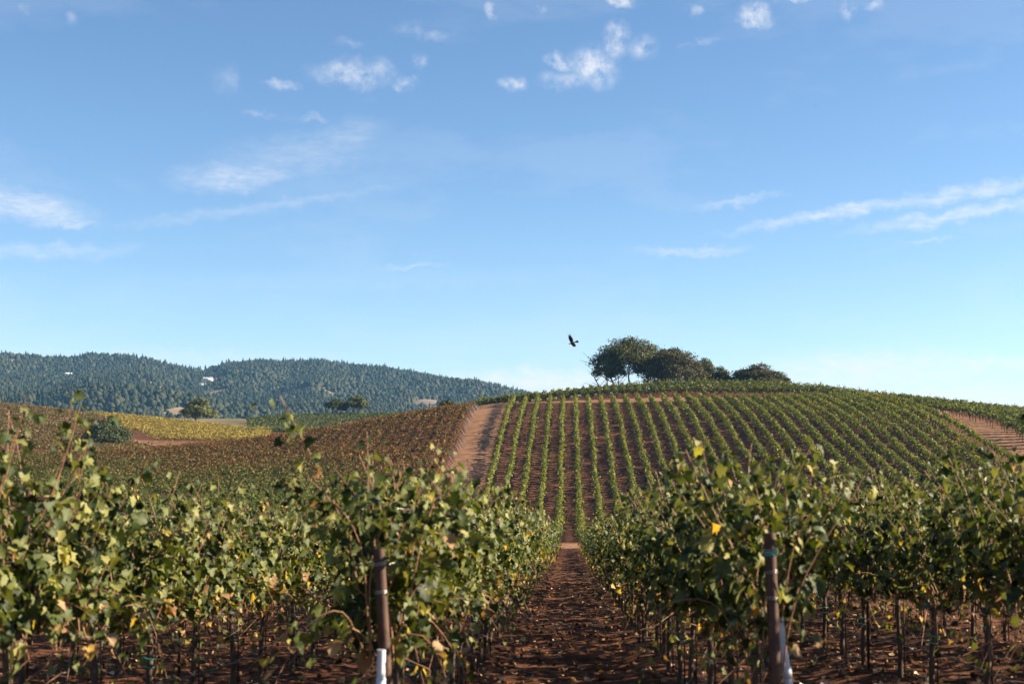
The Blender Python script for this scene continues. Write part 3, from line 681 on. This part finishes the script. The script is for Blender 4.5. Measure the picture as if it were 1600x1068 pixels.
# ------------------------------------------------------------------ trees
def make_tree(name, label, px, base_py, dist, w, h, seed, leafm, trunks=1, lobes=9, nleaf=7000, leaf=.30, crown_lo=.25, dens_gap=.5, ground=None, group=None, lean=0.0, flat_=1.0, bare_limb=False):
    r = np.random.default_rng(seed); p0 = at(px, base_py, dist); gh = float(base_h(np.array([p0.x]), np.array([dist]))[0])
    e = link(name, None, None, (p0.x, dist, gh)); tag(e, label, 'tree', group)
    for t in range(trunks):
        g = Geo(); gl = Geo()
        bx = (t - (trunks - 1) / 2) * w * .16 + r.normal(0, .1); by = r.normal(0, .5) if trunks > 1 else 0
        top = np.array([bx * 1.8 + lean * w * .2 + r.normal(0, .2), by * 1.5, h * .5])
        u = np.linspace(0, 1, 6)[:, None]; c = np.array([bx, by, -.3]) * (1 - u) + top * u; c[:, 0] += .02 * h * np.sin(u[:, 0] * 5 + r.random() * 6)
        r0 = .034 * h / max(1, trunks ** .45); add_tube(g, c, np.linspace(r0, r0 * .5, 6), 7)
        for b in range(6):
            k = r.uniform(.35, 1); st = np.array([bx, by, -.3]) * (1 - k) + top * k; a = r.uniform(0, 2 * np.pi)
            en = np.array([bx * 1.5 + math.cos(a) * w * .36, by + math.sin(a) * w * .30, h * r.uniform(.5, .85)]); mid_ = (st + en) / 2 + r.normal(0, .04 * h, 3)
            add_tube(gl, [st, mid_, en], [r0 * .42, r0 * .28, r0 * .1], 5)
        tag(link('limbs', gl.mesh('limbs', [M_OAKBARK], True), link('trunk', g.mesh('trunk', [M_OAKBARK], True), e)), kind='stuff')
    if bare_limb:
        g = Geo()
        for q in range(5):
            s0 = np.array([-w * .25, -.5, h * .15]); en = np.array([-w * r.uniform(.42, .6), -.5 + r.normal(0, .5), h * r.uniform(.08, .38)])
            m1 = (s0 + en) / 2 + r.normal(0, .03 * h, 3); add_tube(g, [np.array([-w * .12, 0, .1 * h]), s0, m1, en], [.10, .08, .05, .02], 4)
            for _ in range(4):
                a = m1 + (en - m1) * r.random(); add_tube(g, [a, a + r.normal(0, .5, 3) + [-.3, 0, -.2]], [.03, .01], 3)
        link('bare_limb', g.mesh('bare_limb', [M_OAKBARK], True), e)
    # crown: clumps gathered in lobes, thinned between lobes so the sky shows through
    lc, lr = [], []
    for i in range(lobes):
        a = 2 * np.pi * (i + r.random() * .7) / lobes * 2.4; q = math.sqrt((i + .5) / lobes)
        zc = crown_lo + (1 - crown_lo) * (.20 + .60 * (1 - q * q) * r.uniform(.75, 1.1) + r.uniform(-.06, .08))
        lc.append((math.cos(a) * q * w * .36 + lean * w * .15, math.sin(a) * q * w * .33, zc * h)); lr.append((w * r.uniform(.15, .23), w * r.uniform(.15, .22), h * (1 - crown_lo) * r.uniform(.20, .30) * flat_))
    lc, lr = np.array(lc), np.array(lr)
    nb = int(nleaf * .85) // 14; ch = r.integers(0, lobes, nb); d = norm(r.normal(0, 1, (nb, 3))); d[:, 2] = np.where(d[:, 2] < -.35, -d[:, 2], d[:, 2])
    bc = lc[ch] + d * lr[ch] * (r.random((nb, 1)) ** .33)
    bc = bc[vnoise(bc[:, 0] * 6 / w + seed, bc[:, 2] * 8 / h + bc[:, 1] * 5 / w) > dens_gap * .55]
    P = np.repeat(bc, 14, 0) + r.normal(0, 1, (len(bc) * 14, 3)) * [w * .022 + .1, w * .022 + .1, h * .018 + .08]
    top = norm(P - np.array([0, 0, h * .45])); N = top + r.normal(0, .7, P.shape); T = r.normal(0, 1, P.shape)
    ok = P[:, 2] > h * crown_lo * .45
    P, N, T = P[ok], N[ok], T[ok]
    v, f, _ = scatter(LEAF0, P, frames(N, T), r.uniform(.6, 1.35, len(P)) * leaf, seed)
    tag(link('crown', new_mesh('crown', v, [f], [leafm]), e), kind='stuff')
    return e
D = 322
make_tree('oak_tree', 'tall spreading oak with open crown and several bare trunks on the crest', 984, 600, D, 19.0, 11.9, 1, M_OAK, 3, 20, 27000, .30, .32, .50)
make_tree('oak_tree', 'ragged leaning oak with drooping bare twigs at the end of the crest grove', 953, 602, D - 4, 9.5, 8.0, 2, M_OAK, 3, 9, 6500, .28, .30, .62, lean=-.4, bare_limb=True)
make_tree('oak_tree', 'broad dark dome-shaped oak in the middle of the crest grove', 1045, 600, D - 3, 18.0, 9.5, 3, M_OAK_DARK, 2, 20, 26000, .28, .0, .08)
make_tree('oak_tree', 'small pale-topped oak tucked behind the dark domed oak', 1096, 600, D + 5, 9.0, 7.2, 4, M_OAK, 1, 9, 8000, .28, .0, .2)
make_tree('oak_tree', 'smallest grey-green oak between the two domed crowns', 1124, 600, D + 3, 6.4, 5.4, 5, M_OAK, 1, 7, 4500, .26, .0, .2)
make_tree('oak_tree', 'low wide brownish oak apart from the crest grove', 1180, 600, D + 2, 15.5, 5.4, 6, M_OAK_DARK, 2, 18, 20000, .27, .0, .08)
make_tree('oak_tree', 'thin wispy oak sapling at the foot of the low brownish oak', 1219, 602, D, 4.4, 4.4, 7, M_OAK, 2, 5, 1800, .24, .4, .6)
make_tree('oak_tree', 'round green oak standing alone behind the golden vineyard', 308, 652, 465, 12.4, 8.2, 8, M_OAK_GREEN, 1, 12, 9000, .42, .20, .3)
make_tree('oak_tree', 'flat grey-brown oak, the sparser of the twin oaks', 526, 645, 520, 9.6, 6.8, 9, M_OAK, 2, 9, 6500, .40, .35, .45)
make_tree('oak_tree', 'bright green rounded oak, the fuller of the twin oaks', 558, 645, 521, 9.2, 8.2, 10, M_OAK_GREEN, 2, 9, 7500, .40, .32, .25)
make_tree('oak_tree', 'small bushy treetop peeking over the red vineyard ridge', 697, 640, 300, 4.4, 3.6, 11, M_OAK, 1, 6, 2600, .28, .1, .3)
make_tree('bush', 'dark round evergreen bush between the rust brown and golden vineyards', 166, 694, 318, 13.2, 6.4, 12, M_BUSH, 3, 14, 15000, .30, .0, .1)['category'] = 'bush'

# ------------------------------------------------------------------ wooded mountain far behind
SKY_X = np.array([-500, -200, 0, 60, 100, 130, 180, 220, 260, 290, 318, 345, 400, 450, 500, 540, 600, 650, 700, 750, 800, 830, 900, 1100, 1700])
SKY_Y = np.array([560, 552, 553, 557, 558, 552, 554, 559, 570, 575, 577, 568, 564, 566, 564, 570, 575, 584, 594, 602, 611, 616, 626, 650, 690])
MZ0, MZ1 = 1250.0, 2150.0
def mtn_h(X, Z):
    px = 889 + F * X / Z; er = (690 - np.interp(px, SKY_X, SKY_Y)) * MZ1 / F - 3
    t = np.clip((Z - MZ0) / (MZ1 - MZ0), 0, 1.6)
    prof = np.where(t < 1, t ** .8, 1 - .9 * (t - 1))
    spur = 70 * fbm(X * .0068 + 3, Z * .0030, 4, .5) + 10 * fbm(X * .02, Z * .016, 3)
    env = np.clip(4 * t * (1 - t), 0, 1)
    # nearer, lower wooded ridge
    low_y = np.interp(px, [-500, 0, 60, 130, 200, 260, 330, 400, 450, 520, 1700], [592, 598, 594, 586, 588, 594, 606, 622, 640, 660, 700])
    low = (690 - low_y) * 1330 / F - 8 + 6 * fbm(X * .02 + 9, Z * .01, 3)
    ridge = low * np.exp(-((Z - 1330) / 120.0) ** 2)
    return np.maximum(-18 + (er + 18) * prof + spur * env, ridge - 6)
mx = np.arange(-1000, 1500, 12.0); mz = np.concatenate([np.arange(1080, 2300, 12.0), np.arange(2300, 3100, 50.0)])
ax_, az_ = np.meshgrid(mx, mz, indexing='ij'); mh = mtn_h(ax_, az_)
ii = (np.arange(len(mx) - 1)[:, None] * len(mz) + np.arange(len(mz) - 1)[None, :]).ravel()
M_MTN = plain_mat('mountain_soil', (.10, .075, .045), (.24, .17, .11), .02, 0.95)
tag(link('hills', new_mesh('hills', np.stack([ax_, az_, mh], -1).reshape(-1, 3), [np.stack([ii, ii + len(mz), ii + len(mz) + 1, ii + 1], -1)], [M_MTN], smooth=True)), 'wooded hills on the skyline beyond the vineyards', 'hills', kind='structure')
def hit_mtn(px, py):
    d = ray(px, py)
    for s in np.arange(1150, 2200, 4.0):
        q = d * (s / d.y)
        if mtn_h(np.array([q.x]), np.array([s]))[0] > q.z: return q.x, s
    return d.x / d.y * 2100, 2100.0
CLEAR = [(24, 563, 14, 4), (90, 592, 6, 3), (107, 591, 9, 5), (225, 580, 9, 3), (318, 583, 10, 4), (323, 598, 15, 6), (340, 612, 11, 5), (476, 610, 8, 3), (650, 597, 9, 3), (60, 620, 8, 3), (120, 560, 5, 2), (255, 613, 6, 3)]
clear_w = []
for (px, py, w_, h_) in CLEAR:
    x, z = hit_mtn(px, py); clear_w.append((x, z - 6, w_ * z / F * 1.15, h_ * z / F * 7))
r = np.random.default_rng(77)
n = 44000
fx = r.uniform(-1, 1, n); fz = MZ0 - 150 + (MZ1 - MZ0 + 190) * r.random(n) ** .9
fx = fz * (-.215 + .245 * fx)
keep = (fx / fz > -.46) & (fx / fz < .03)
for (cx, cz, cw, chh) in clear_w: keep &= ((fx - cx) / cw) ** 2 + ((fz - cz) / chh) ** 2 > 1
keep &= fbm(fx * .012, fz * .012, 3) > -.30
fx, fz = fx[keep], fz[keep]
fh = mtn_h(fx, fz); ok = fh > -20; fx, fz, fh = fx[ok], fz[ok], fh[ok]
con = (r.random(len(fx)) + .9 * fbm(fx * .008 + 30, fz * .008, 3)) < .16
def cone_t():
    n_ = 5; a = np.arange(n_) * 2 * np.pi / n_; v = [(0, 0, 1.0)]; f = []
    for (z_, rr) in ((.05, .22), (.45, .15)):
        b = len(v); v += [(rr * math.cos(q), rr * math.sin(q), z_) for q in a]
        top = (0, 0, .62) if z_ < .3 else (0, 0, 1.0); v.append(top); tI = len(v) - 1
        f += [(b + i, b + (i + 1) % n_, tI) for i in range(n_)]
    return np.array(v), np.array(f)
def blob_t(seed):
    q = np.random.default_rng(seed); t = (1 + 5 ** .5) / 2
    v = norm(np.array([(-1, t, 0), (1, t, 0), (-1, -t, 0), (1, -t, 0), (0, -1, t), (0, 1, t), (0, -1, -t), (0, 1, -t), (t, 0, -1), (t, 0, 1), (-t, 0, -1), (-t, 0, 1)], float))
    f = np.array([(0,11,5),(0,5,1),(0,1,7),(0,7,10),(0,10,11),(1,5,9),(5,11,4),(11,10,2),(10,7,6),(7,1,8),(3,9,4),(3,4,2),(3,2,6),(3,6,8),(3,8,9),(4,9,5),(2,4,11),(6,2,10),(8,6,7),(9,8,1)])
    v = v * q.uniform(.75, 1.2, (12, 1)) * [.5, .5, .42] + [0, 0, .45]
    return v, f
def dome_t(seed):
    q = np.random.default_rng(seed); a = np.arange(5) * 2 * np.pi / 5
    v = np.vstack([np.column_stack([.46 * np.cos(a), .46 * np.sin(a), np.full(5, .12)]), np.column_stack([.36 * np.cos(a + .6), .36 * np.sin(a + .6), np.full(5, .62)]), [(0, 0, .95)]]) + q.normal(0, .06, (11, 3))
    f = [(i, (i + 1) % 5, 5 + i) for i in range(5)] + [((i + 1) % 5, 5 + (i + 1) % 5, 5 + i) for i in range(5)] + [(5 + i, 5 + (i + 1) % 5, 10) for i in range(5)]
    return v, np.array(f)
def forest(name, label, sel, templ, smin, smax, m):
    p = np.column_stack([fx[sel], fz[sel], fh[sel] - .5]); nn = len(p); a = r.uniform(0, 6.28, nn)
    fr = np.zeros((nn, 3, 3)); fr[:, 0, 0] = np.cos(a); fr[:, 0, 1] = -np.sin(a); fr[:, 1, 0] = np.sin(a); fr[:, 1, 1] = np.cos(a); fr[:, 2, 2] = r.uniform(.8, 1.25, nn)
    v, f, _ = scatter(templ, p, fr, r.uniform(smin, smax, nn), 5)
    tag(link(name, new_mesh(name, v, [f], [m])), label, 'forest', kind='stuff')
forest('conifer_forest', 'dark pointed conifers mixed through the wooded hills', con, [cone_t()], 6.5, 11.5, M_CONIFER)
forest('broadleaf_forest', 'rounded grey-green broadleaf woodland covering the far hills', ~con, [dome_t(i) for i in range(6)], 3.6, 8.5, M_BROAD)

def house(label, px, py, w, d_, h, roofm):
    x, z = hit_mtn(px, py); y0 = float(mtn_h(np.array([x]), np.array([z]))[0])
    e = link('house', None, None, (x, z, y0)); tag(e, label, 'house', 'houses on the wooded hills')
    g = Geo(); add_box(g, (0, 0, h / 2 + 1), (w, d_, h)); link('wall', g.mesh('wall', [M_WALLW]), e)
    g = Geo(); a, b, t = w / 2 + .5, d_ / 2 + .5, h + 1
    g.add([(-a, -b, t), (a, -b, t), (a, b, t), (-a, b, t), (-a * .9, 0, t + w * .18), (a * .9, 0, t + w * .18)], [[0, 1, 5, 4], [2, 3, 4, 5]]); g.add([(-a, -b, t), (-a, b, t), (-a * .9, 0, t + w * .18), (a, -b, t), (a, b, t), (a * .9, 0, t + w * .18)], [[0, 2, 1], [3, 4, 5]])
    link('roof', g.mesh('roof', [roofm]), e)
    for q in range(3):
        g = Geo(); add_box(g, ((q - 1) * w * .3, -d_ / 2 - .03, h * .5 + 1), (w * .14, .1, h * .35)); link('window', g.mesh('window', [M_GLASS]), e)
house('white house on the wooded hillside above the dark bush', 107, 590, 8, 6, 5, M_WALLW)
house('pale house among trees below the bare hillside clearings', 317, 607, 9, 6, 4, M_ROOF)
house('long low house with grey roof on the upper hillside clearing', 325, 596, 12, 6, 3, M_ROOF)

# ------------------------------------------------------------------ posts, tubes, stakes, wires, hoses
def gz1(X, Z): return float(ground_h(np.array([X]), np.array([Z]))[0])
def pipe(g, p0, p1, ro, ri, n=20, mi=0):
    p0, p1 = np.array(p0, float), np.array(p1, float); v, f, _ = tube([p0, p0 * .5 + p1 * .5, p1], ro, n, False); g.add(v, f, mi)
    dn = norm(p1 - p0); v2, f2, _ = tube([p1, p1 - dn * .18, p1 - dn * .36], ri, n, False); g.add(v2, f2, mi)
    a = np.arange(n); g.add(np.vstack([v[-n:], v2[:n]]), np.stack([a, (a + 1) % n, n + (a + 1) % n, n + a], -1), mi)
def end_post(label, px_top, py_top, px_low, py_low, z, wraps):
    top = at(px_top, py_top, z); low = at(px_low, py_low, z); d = (low - top); X0 = top.x
    g0 = gz1(X0, z) - .25; t = (g0 - top.z) / d.z; base = top + d * t
    e = link('end_post', None, None, (base.x, base.y, g0 + .25)); tag(e, label, 'post', 'rusty pipe posts ending the rows beside the path')
    o = np.array([base.x, base.y, g0 + .25]); B, T = np.array(base) - o, np.array(top) - o
    g = Geo(); pipe(g, B, T, .036, .031); link('pipe', g.mesh('pipe', [M_RUST], True), e)
    u = norm(T - B)
    for (dd, mt, rr) in wraps:
        c = T - u * dd; g = Geo()
        for q in (0, .012): add_tube(g, [c + u * q + np.array([.039 * math.cos(a), .039 * math.sin(a), .008 * math.sin(a + dd * 9)]) for a in np.linspace(0, 2 * math.pi, 18)], rr, 5)
        link('tie' if mt is M_TIE else 'wire_wrap', g.mesh('wrap', [mt], True), e)
    return e
ZP = 8.72
end_post('hollow rusty pipe post at the end of the sunlit row, leafy vine around it', 592, 857, 604, 1068, ZP, [(.09, M_WIRE, .003), (.27, M_WIRE, .003)])
ep = end_post('hollow rusty pipe post with green tie at the end of the shaded row', 1202, 832, 1212, 1068, ZP, [(.105, M_WIRE, .0025), (.125, M_TIE, .004), (.24, M_WIRE, .002), (.40, M_WIRE, .002)])
def tube_thing(name, label, a, b, ring):
    a, b = np.array(a), np.array(b); d = b - a; gz = gz1(a[0], a[1]); t = (gz - .12 - a[2]) / d[2]; low = a + d * t; o = np.array([low[0], low[1], gz])
    e = link(name, None, None, o); tag(e, label, 'plastic tube', 'white plastic tubes at the row ends')
    g = Geo(); pipe(g, low - o, a - o, .026, .0235, 18); link('tube', g.mesh('tube', [M_PVC], True), e)
    u = norm(low - a)
    for q in ring: g = Geo(); add_tube(g, [a - o + u * q, a - o + u * (q + .07)], .0295, 18); link('coupling', g.mesh('coupling', [M_PVC], True), e)
tube_thing('plastic_tube', 'upright white plastic tube against the post of the sunlit row', at(596, 1014, ZP - .08), at(595, 1068, ZP - .08), [.17])
tube_thing('plastic_tube', 'white plastic tube leaning on the green-tied rusty post', at(1217, 963, ZP + .12), at(1232, 1068, ZP + .10), [.3])
def t_stake(label, px, py_top, py_low, z, arm, arm2):
    p = at(px, py_top, z); q = at(px, py_low, z); g0 = gz1(p.x, z); o = np.array([p.x, z, g0]); H = p.z - g0
    e = link('trellis_stake', None, None, o); tag(e, label, 'stake', 'trellis stakes with crossarms')
    g = Geo(); add_box(g, (0, 0, (H + .10 - .3) / 2 - .0), (.026, .022, H + .10 + .3)); link('upright', g.mesh('upright', [M_STEEL]), e)
    for hh, ln in ((H, arm), (q.z - g0, arm2)):
        g = Geo(); add_box(g, (0, -.022, hh), (ln, .020, .036)); add_box(g, (0, -.034, hh + .012), (ln, .004, .012)); link('crossarm', g.mesh('crossarm', [M_STEEL]), e)
    return H, q.z - g0
T = {}
t_stake('steel trellis stake with wide crossarms beside the tallest leaning shoots', 44, 779, 845, 9.55, .40, .32)
t_stake('steel trellis stake with short crossarms rising from the sunlit second row', 284, 805, 862, 13.4, .28, .20)
t_stake('steel trellis stake with double crossarms amid the shaded second row', 1353, 787, 826, 17.0, .34, .22)
for k in (-1, 0, -2, 1):
    z0, z1 = (ZP, 60) if k in (-1, 0) else (7.5, 46)
    zz = np.arange(z0, z1, 1.5); X = np.full(len(zz), row_x(k)); hh = base_h(X, zz)
    e = link('trellis_wires', None, None, (X[0], zz[0], hh[0])); tag(e, 'thin steel trellis wires strung through %s' % SHORT[k], 'wire', 'trellis wires')
    for (dx, dh) in ((-.14, 1.86), (.14, 1.86), (-.10, 1.52), (.10, 1.52), (0, .93)):
        g = Geo(); add_tube(g, np.column_stack([np.full(len(zz), dx), zz - zz[0], hh - hh[0] + dh + .008 * np.sin(zz * 2)]), .0016, 4); link('wire', g.mesh('wire', [M_WIRE], True), e)
    g = Geo(); add_tube(g, np.column_stack([.05 + .03 * np.sin(zz * 1.7), zz - zz[0], hh - hh[0] + .42 + .05 * np.sin(zz * .9 + k)]), .008, 5)
    o = link('drip_hose', g.mesh('drip_hose', [M_HOSE], True), None, (X[0], zz[0], hh[0])); tag(o, 'black drip hose slung along the trunks of %s' % SHORT[k], 'hose', 'drip hoses under the vines')
# slanted pale stakes where the red rows end at the dirt lane
g = Geo()
for s in (-1, 1): add_tube(g, [(.0, .25 * s, -.1), (-.75, .25 * s + .1, .95)], .018, 5)
ST_ME = g.mesh('pale_stake', [M_STAKE])
for i, z in enumerate(np.arange(198, 274, 2.2)):
    X = -16.95 + .15 * math.sin(i * 1.9); o = link('end_stake', ST_ME, None, (X, z, float(base_h(np.array([X]), np.array([z]))[0])))
    o.rotation_euler = (random.uniform(-.08, .08), random.uniform(-.12, .12), random.uniform(-.3, .3))
    tag(o, 'pale slanting stake pair ending a red vine row at the dirt lane', 'stake', 'pale stakes along the dirt lane')
# a few posts in the crest row
g = Geo(); add_tube(g, [(0, 0, -.2), (.03, 0, 2.0)], .06, 6); CP_ME = g.mesh('crest_post', [M_STAKE])
for i, px in enumerate((782, 795, 860, 941, 1010)):
    p = at(px, 620, 284.6); o = link('crest_post', CP_ME, None, (p.x, 284.6, float(base_h(np.array([p.x]), np.array([284.6]))[0])))
    tag(o, 'thin pale post in front of the dark vine row along the crest', 'post', 'posts along the crest row')
# scrap of pale plastic on the soil
p = at(1262, 1034, 16.0); r = np.random.default_rng(8); px_, py_ = np.meshgrid(np.linspace(-.2, .2, 9), np.linspace(-.08, .08, 5), indexing='ij')
v = np.column_stack([px_.ravel() + r.normal(0, .012, 45), py_.ravel() + r.normal(0, .012, 45), .04 + .035 * r.random(45) + .03 * np.sin(px_.ravel() * 22)])
ii = (np.arange(8)[:, None] * 5 + np.arange(4)[None]).ravel()
X_s, Z_s = 2.68, 15.6
o = link('plastic_scrap', new_mesh('plastic_scrap', v, [np.stack([ii, ii + 5, ii + 6, ii + 1], -1)], [M_SCRAP], smooth=True), None, (X_s, Z_s, gz1(X_s, Z_s)))
tag(o, 'crumpled pale scrap lying on the soil past the green-tied post', 'scrap')

# fallen leaves and clods on the soil: nobody could count them
r = np.random.default_rng(9); n = 15000
lx = r.uniform(-8, 8.5, n); lz = 7 + 45 * r.random(n) ** 1.5
w_ = np.abs(((lx / ROW) % 1) - .5); keep = r.random(n) < np.where(w_ < .2, 1, .55); lx, lz = lx[keep], lz[keep]
p = np.column_stack([lx, lz, ground_h(lx, lz) + .018]); N = r.normal(0, .45, p.shape) + [0, 0, 1]
v, f, _ = scatter(LEAF1, p, frames(N, r.normal(0, 1, p.shape)), r.uniform(.03, .085, len(p)), 3)
tag(link('leaf_litter', new_mesh('leaf_litter', v, [f], [M_LITTER])), 'fallen dry leaves scattered over the tilled soil', 'leaf litter', kind='stuff')
n = 5000; lx = r.uniform(-7, 7.5, n); lz = 7 + 30 * r.random(n) ** 1.4
p = np.column_stack([lx, lz, ground_h(lx, lz)]); q = r.normal(0, 1, (n, 4)); q /= np.linalg.norm(q, axis=1, keepdims=True)
fr = frames(r.normal(0, 1, (n, 3)), r.normal(0, 1, (n, 3)))
v, f, _ = scatter([blob_t(7), blob_t(8)], p, fr, r.uniform(.03, .11, n) * r.uniform(.5, 1, n), 4)
tag(link('soil_clods', new_mesh('soil_clods', v, [f], [M_SOIL])), 'loose red-brown clods of tilled earth', 'soil', kind='stuff')

# ------------------------------------------------------------------ soaring bird
def bird(label, px, py, dist, bank, head, scale=1.0):
    g = Geo(); n = 8
    prof = [(-.40, .012, .0), (-.36, .035, .0), (-.28, .045, -.01), (-.20, .06, -.01), (-.08, .088, -.01), (.06, .09, -.01), (.18, .06, 0), (.30, .04, .005)]
    V = []
    for (y, rr, zc) in prof: V += [(rr * math.cos(a), -y, zc + rr * .85 * math.sin(a)) for a in np.linspace(0, 2 * np.pi, n, endpoint=False)]
    i = np.arange(len(prof) - 1)[:, None] * n; j = np.arange(n)[None]; g.add(V, np.stack([i + j, i + (j + 1) % n, i + n + (j + 1) % n, i + n + j], -1).reshape(-1, 4))
    # tail fan
    g.add([(-.05, -.22, .01), (.05, -.22, .01), (.19, -.54, .0), (.08, -.60, 0), (-.08, -.60, 0), (-.19, -.54, .0), (0, -.4, .03), (0, -.4, -.015)], [[0, 6, 5, 5], [6, 4, 5, 5]] and [[0, 1, 6], [1, 2, 6], [2, 3, 6], [3, 4, 6], [4, 5, 6], [5, 0, 6], [1, 0, 7], [2, 1, 7], [3, 2, 7], [4, 3, 7], [5, 4, 7], [0, 5, 7]])
    for s in (-1, 1):   # wings raised in a shallow V, with fingered tips
        sec = [(.05, .16, -.12, .0), (.28, .20, -.18, .10), (.50, .21, -.17, .18), (.68, .17, -.13, .23), (.78, .12, -.10, .25)]
        V = []
        for (x, le, te, z_) in sec: V += [(s * x, le, z_), (s * x, te, z_ - .01), (s * x, (le + te) / 2, z_ + .022)]
        fcs = []
        for q in range(len(sec) - 1):
            b = q * 3
            for (a1, a2) in ((0, 2), (2, 1), (1, 0)): fcs.append([b + a1, b + 3 + a1, b + 3 + a2, b + a2])
        g.add(V, fcs)
        for q in range(5):
            y0 = .11 - .045 * q; L = .17 - .02 * abs(q - 1.5); dx = L; dy = .03 - .035 * q
            g.add([(s * .77, y0 + .02, .25), (s * .77, y0 - .02, .25), (s * (.77 + dx), y0 + dy - .01, .25 + .07), (s * (.77 + dx), y0 + dy + .01, .25 + .07), (s * .80, y0, .262)], [[0, 1, 2], [0, 2, 3], [0, 3, 4], [3, 2, 4], [2, 1, 4], [0, 4, 1]])
    p = at(px, py, dist)
    o = link('soaring_bird', g.mesh('soaring_bird', [M_BIRD], False), None, p); o.scale = (scale,) * 3
    o.rotation_euler = (0, bank, head); o.rotation_mode = 'XYZ'
    tag(o, label, 'bird'); return o
b = bird('black broad-winged bird gliding beside the crest trees', 894.5, 535.5, 100, 0, 0, .74)
Mb = Matrix.Rotation(R(78), 4, 'Z') @ Matrix.Rotation(R(-14), 4, 'X') @ Matrix.Rotation(R(38), 4, 'Y')
b.rotation_euler = Mb.to_euler()
bird('distant bird, a dark speck high above the hill shoulder', 1274, 166, 900, R(15), R(60))

# ------------------------------------------------------------------ air
g = Geo(); add_box(g, (0, 1525, 68), (8200, 3750, 196))
mh_, n_, l_ = mat('haze_air'); pv = n_.new('ShaderNodeVolumePrincipled'); pv.inputs['Color'].default_value = (.24, .56, 1.0, 1); pv.inputs['Density'].default_value = .000068; pv.inputs['Anisotropy'].default_value = 0.1
oo = n_.new('ShaderNodeOutputMaterial'); l_.new(pv.outputs[0], oo.inputs['Volume'])
tag(link('haze', g.mesh('haze', [mh_])), 'thin blue haze in the air over the valley', 'haze', kind='stuff')
print('leaf objects', n_leaf_objs, 'tris', sum(len(m.loops) - 2 * len(m.polygons) for m in bpy.data.meshes))
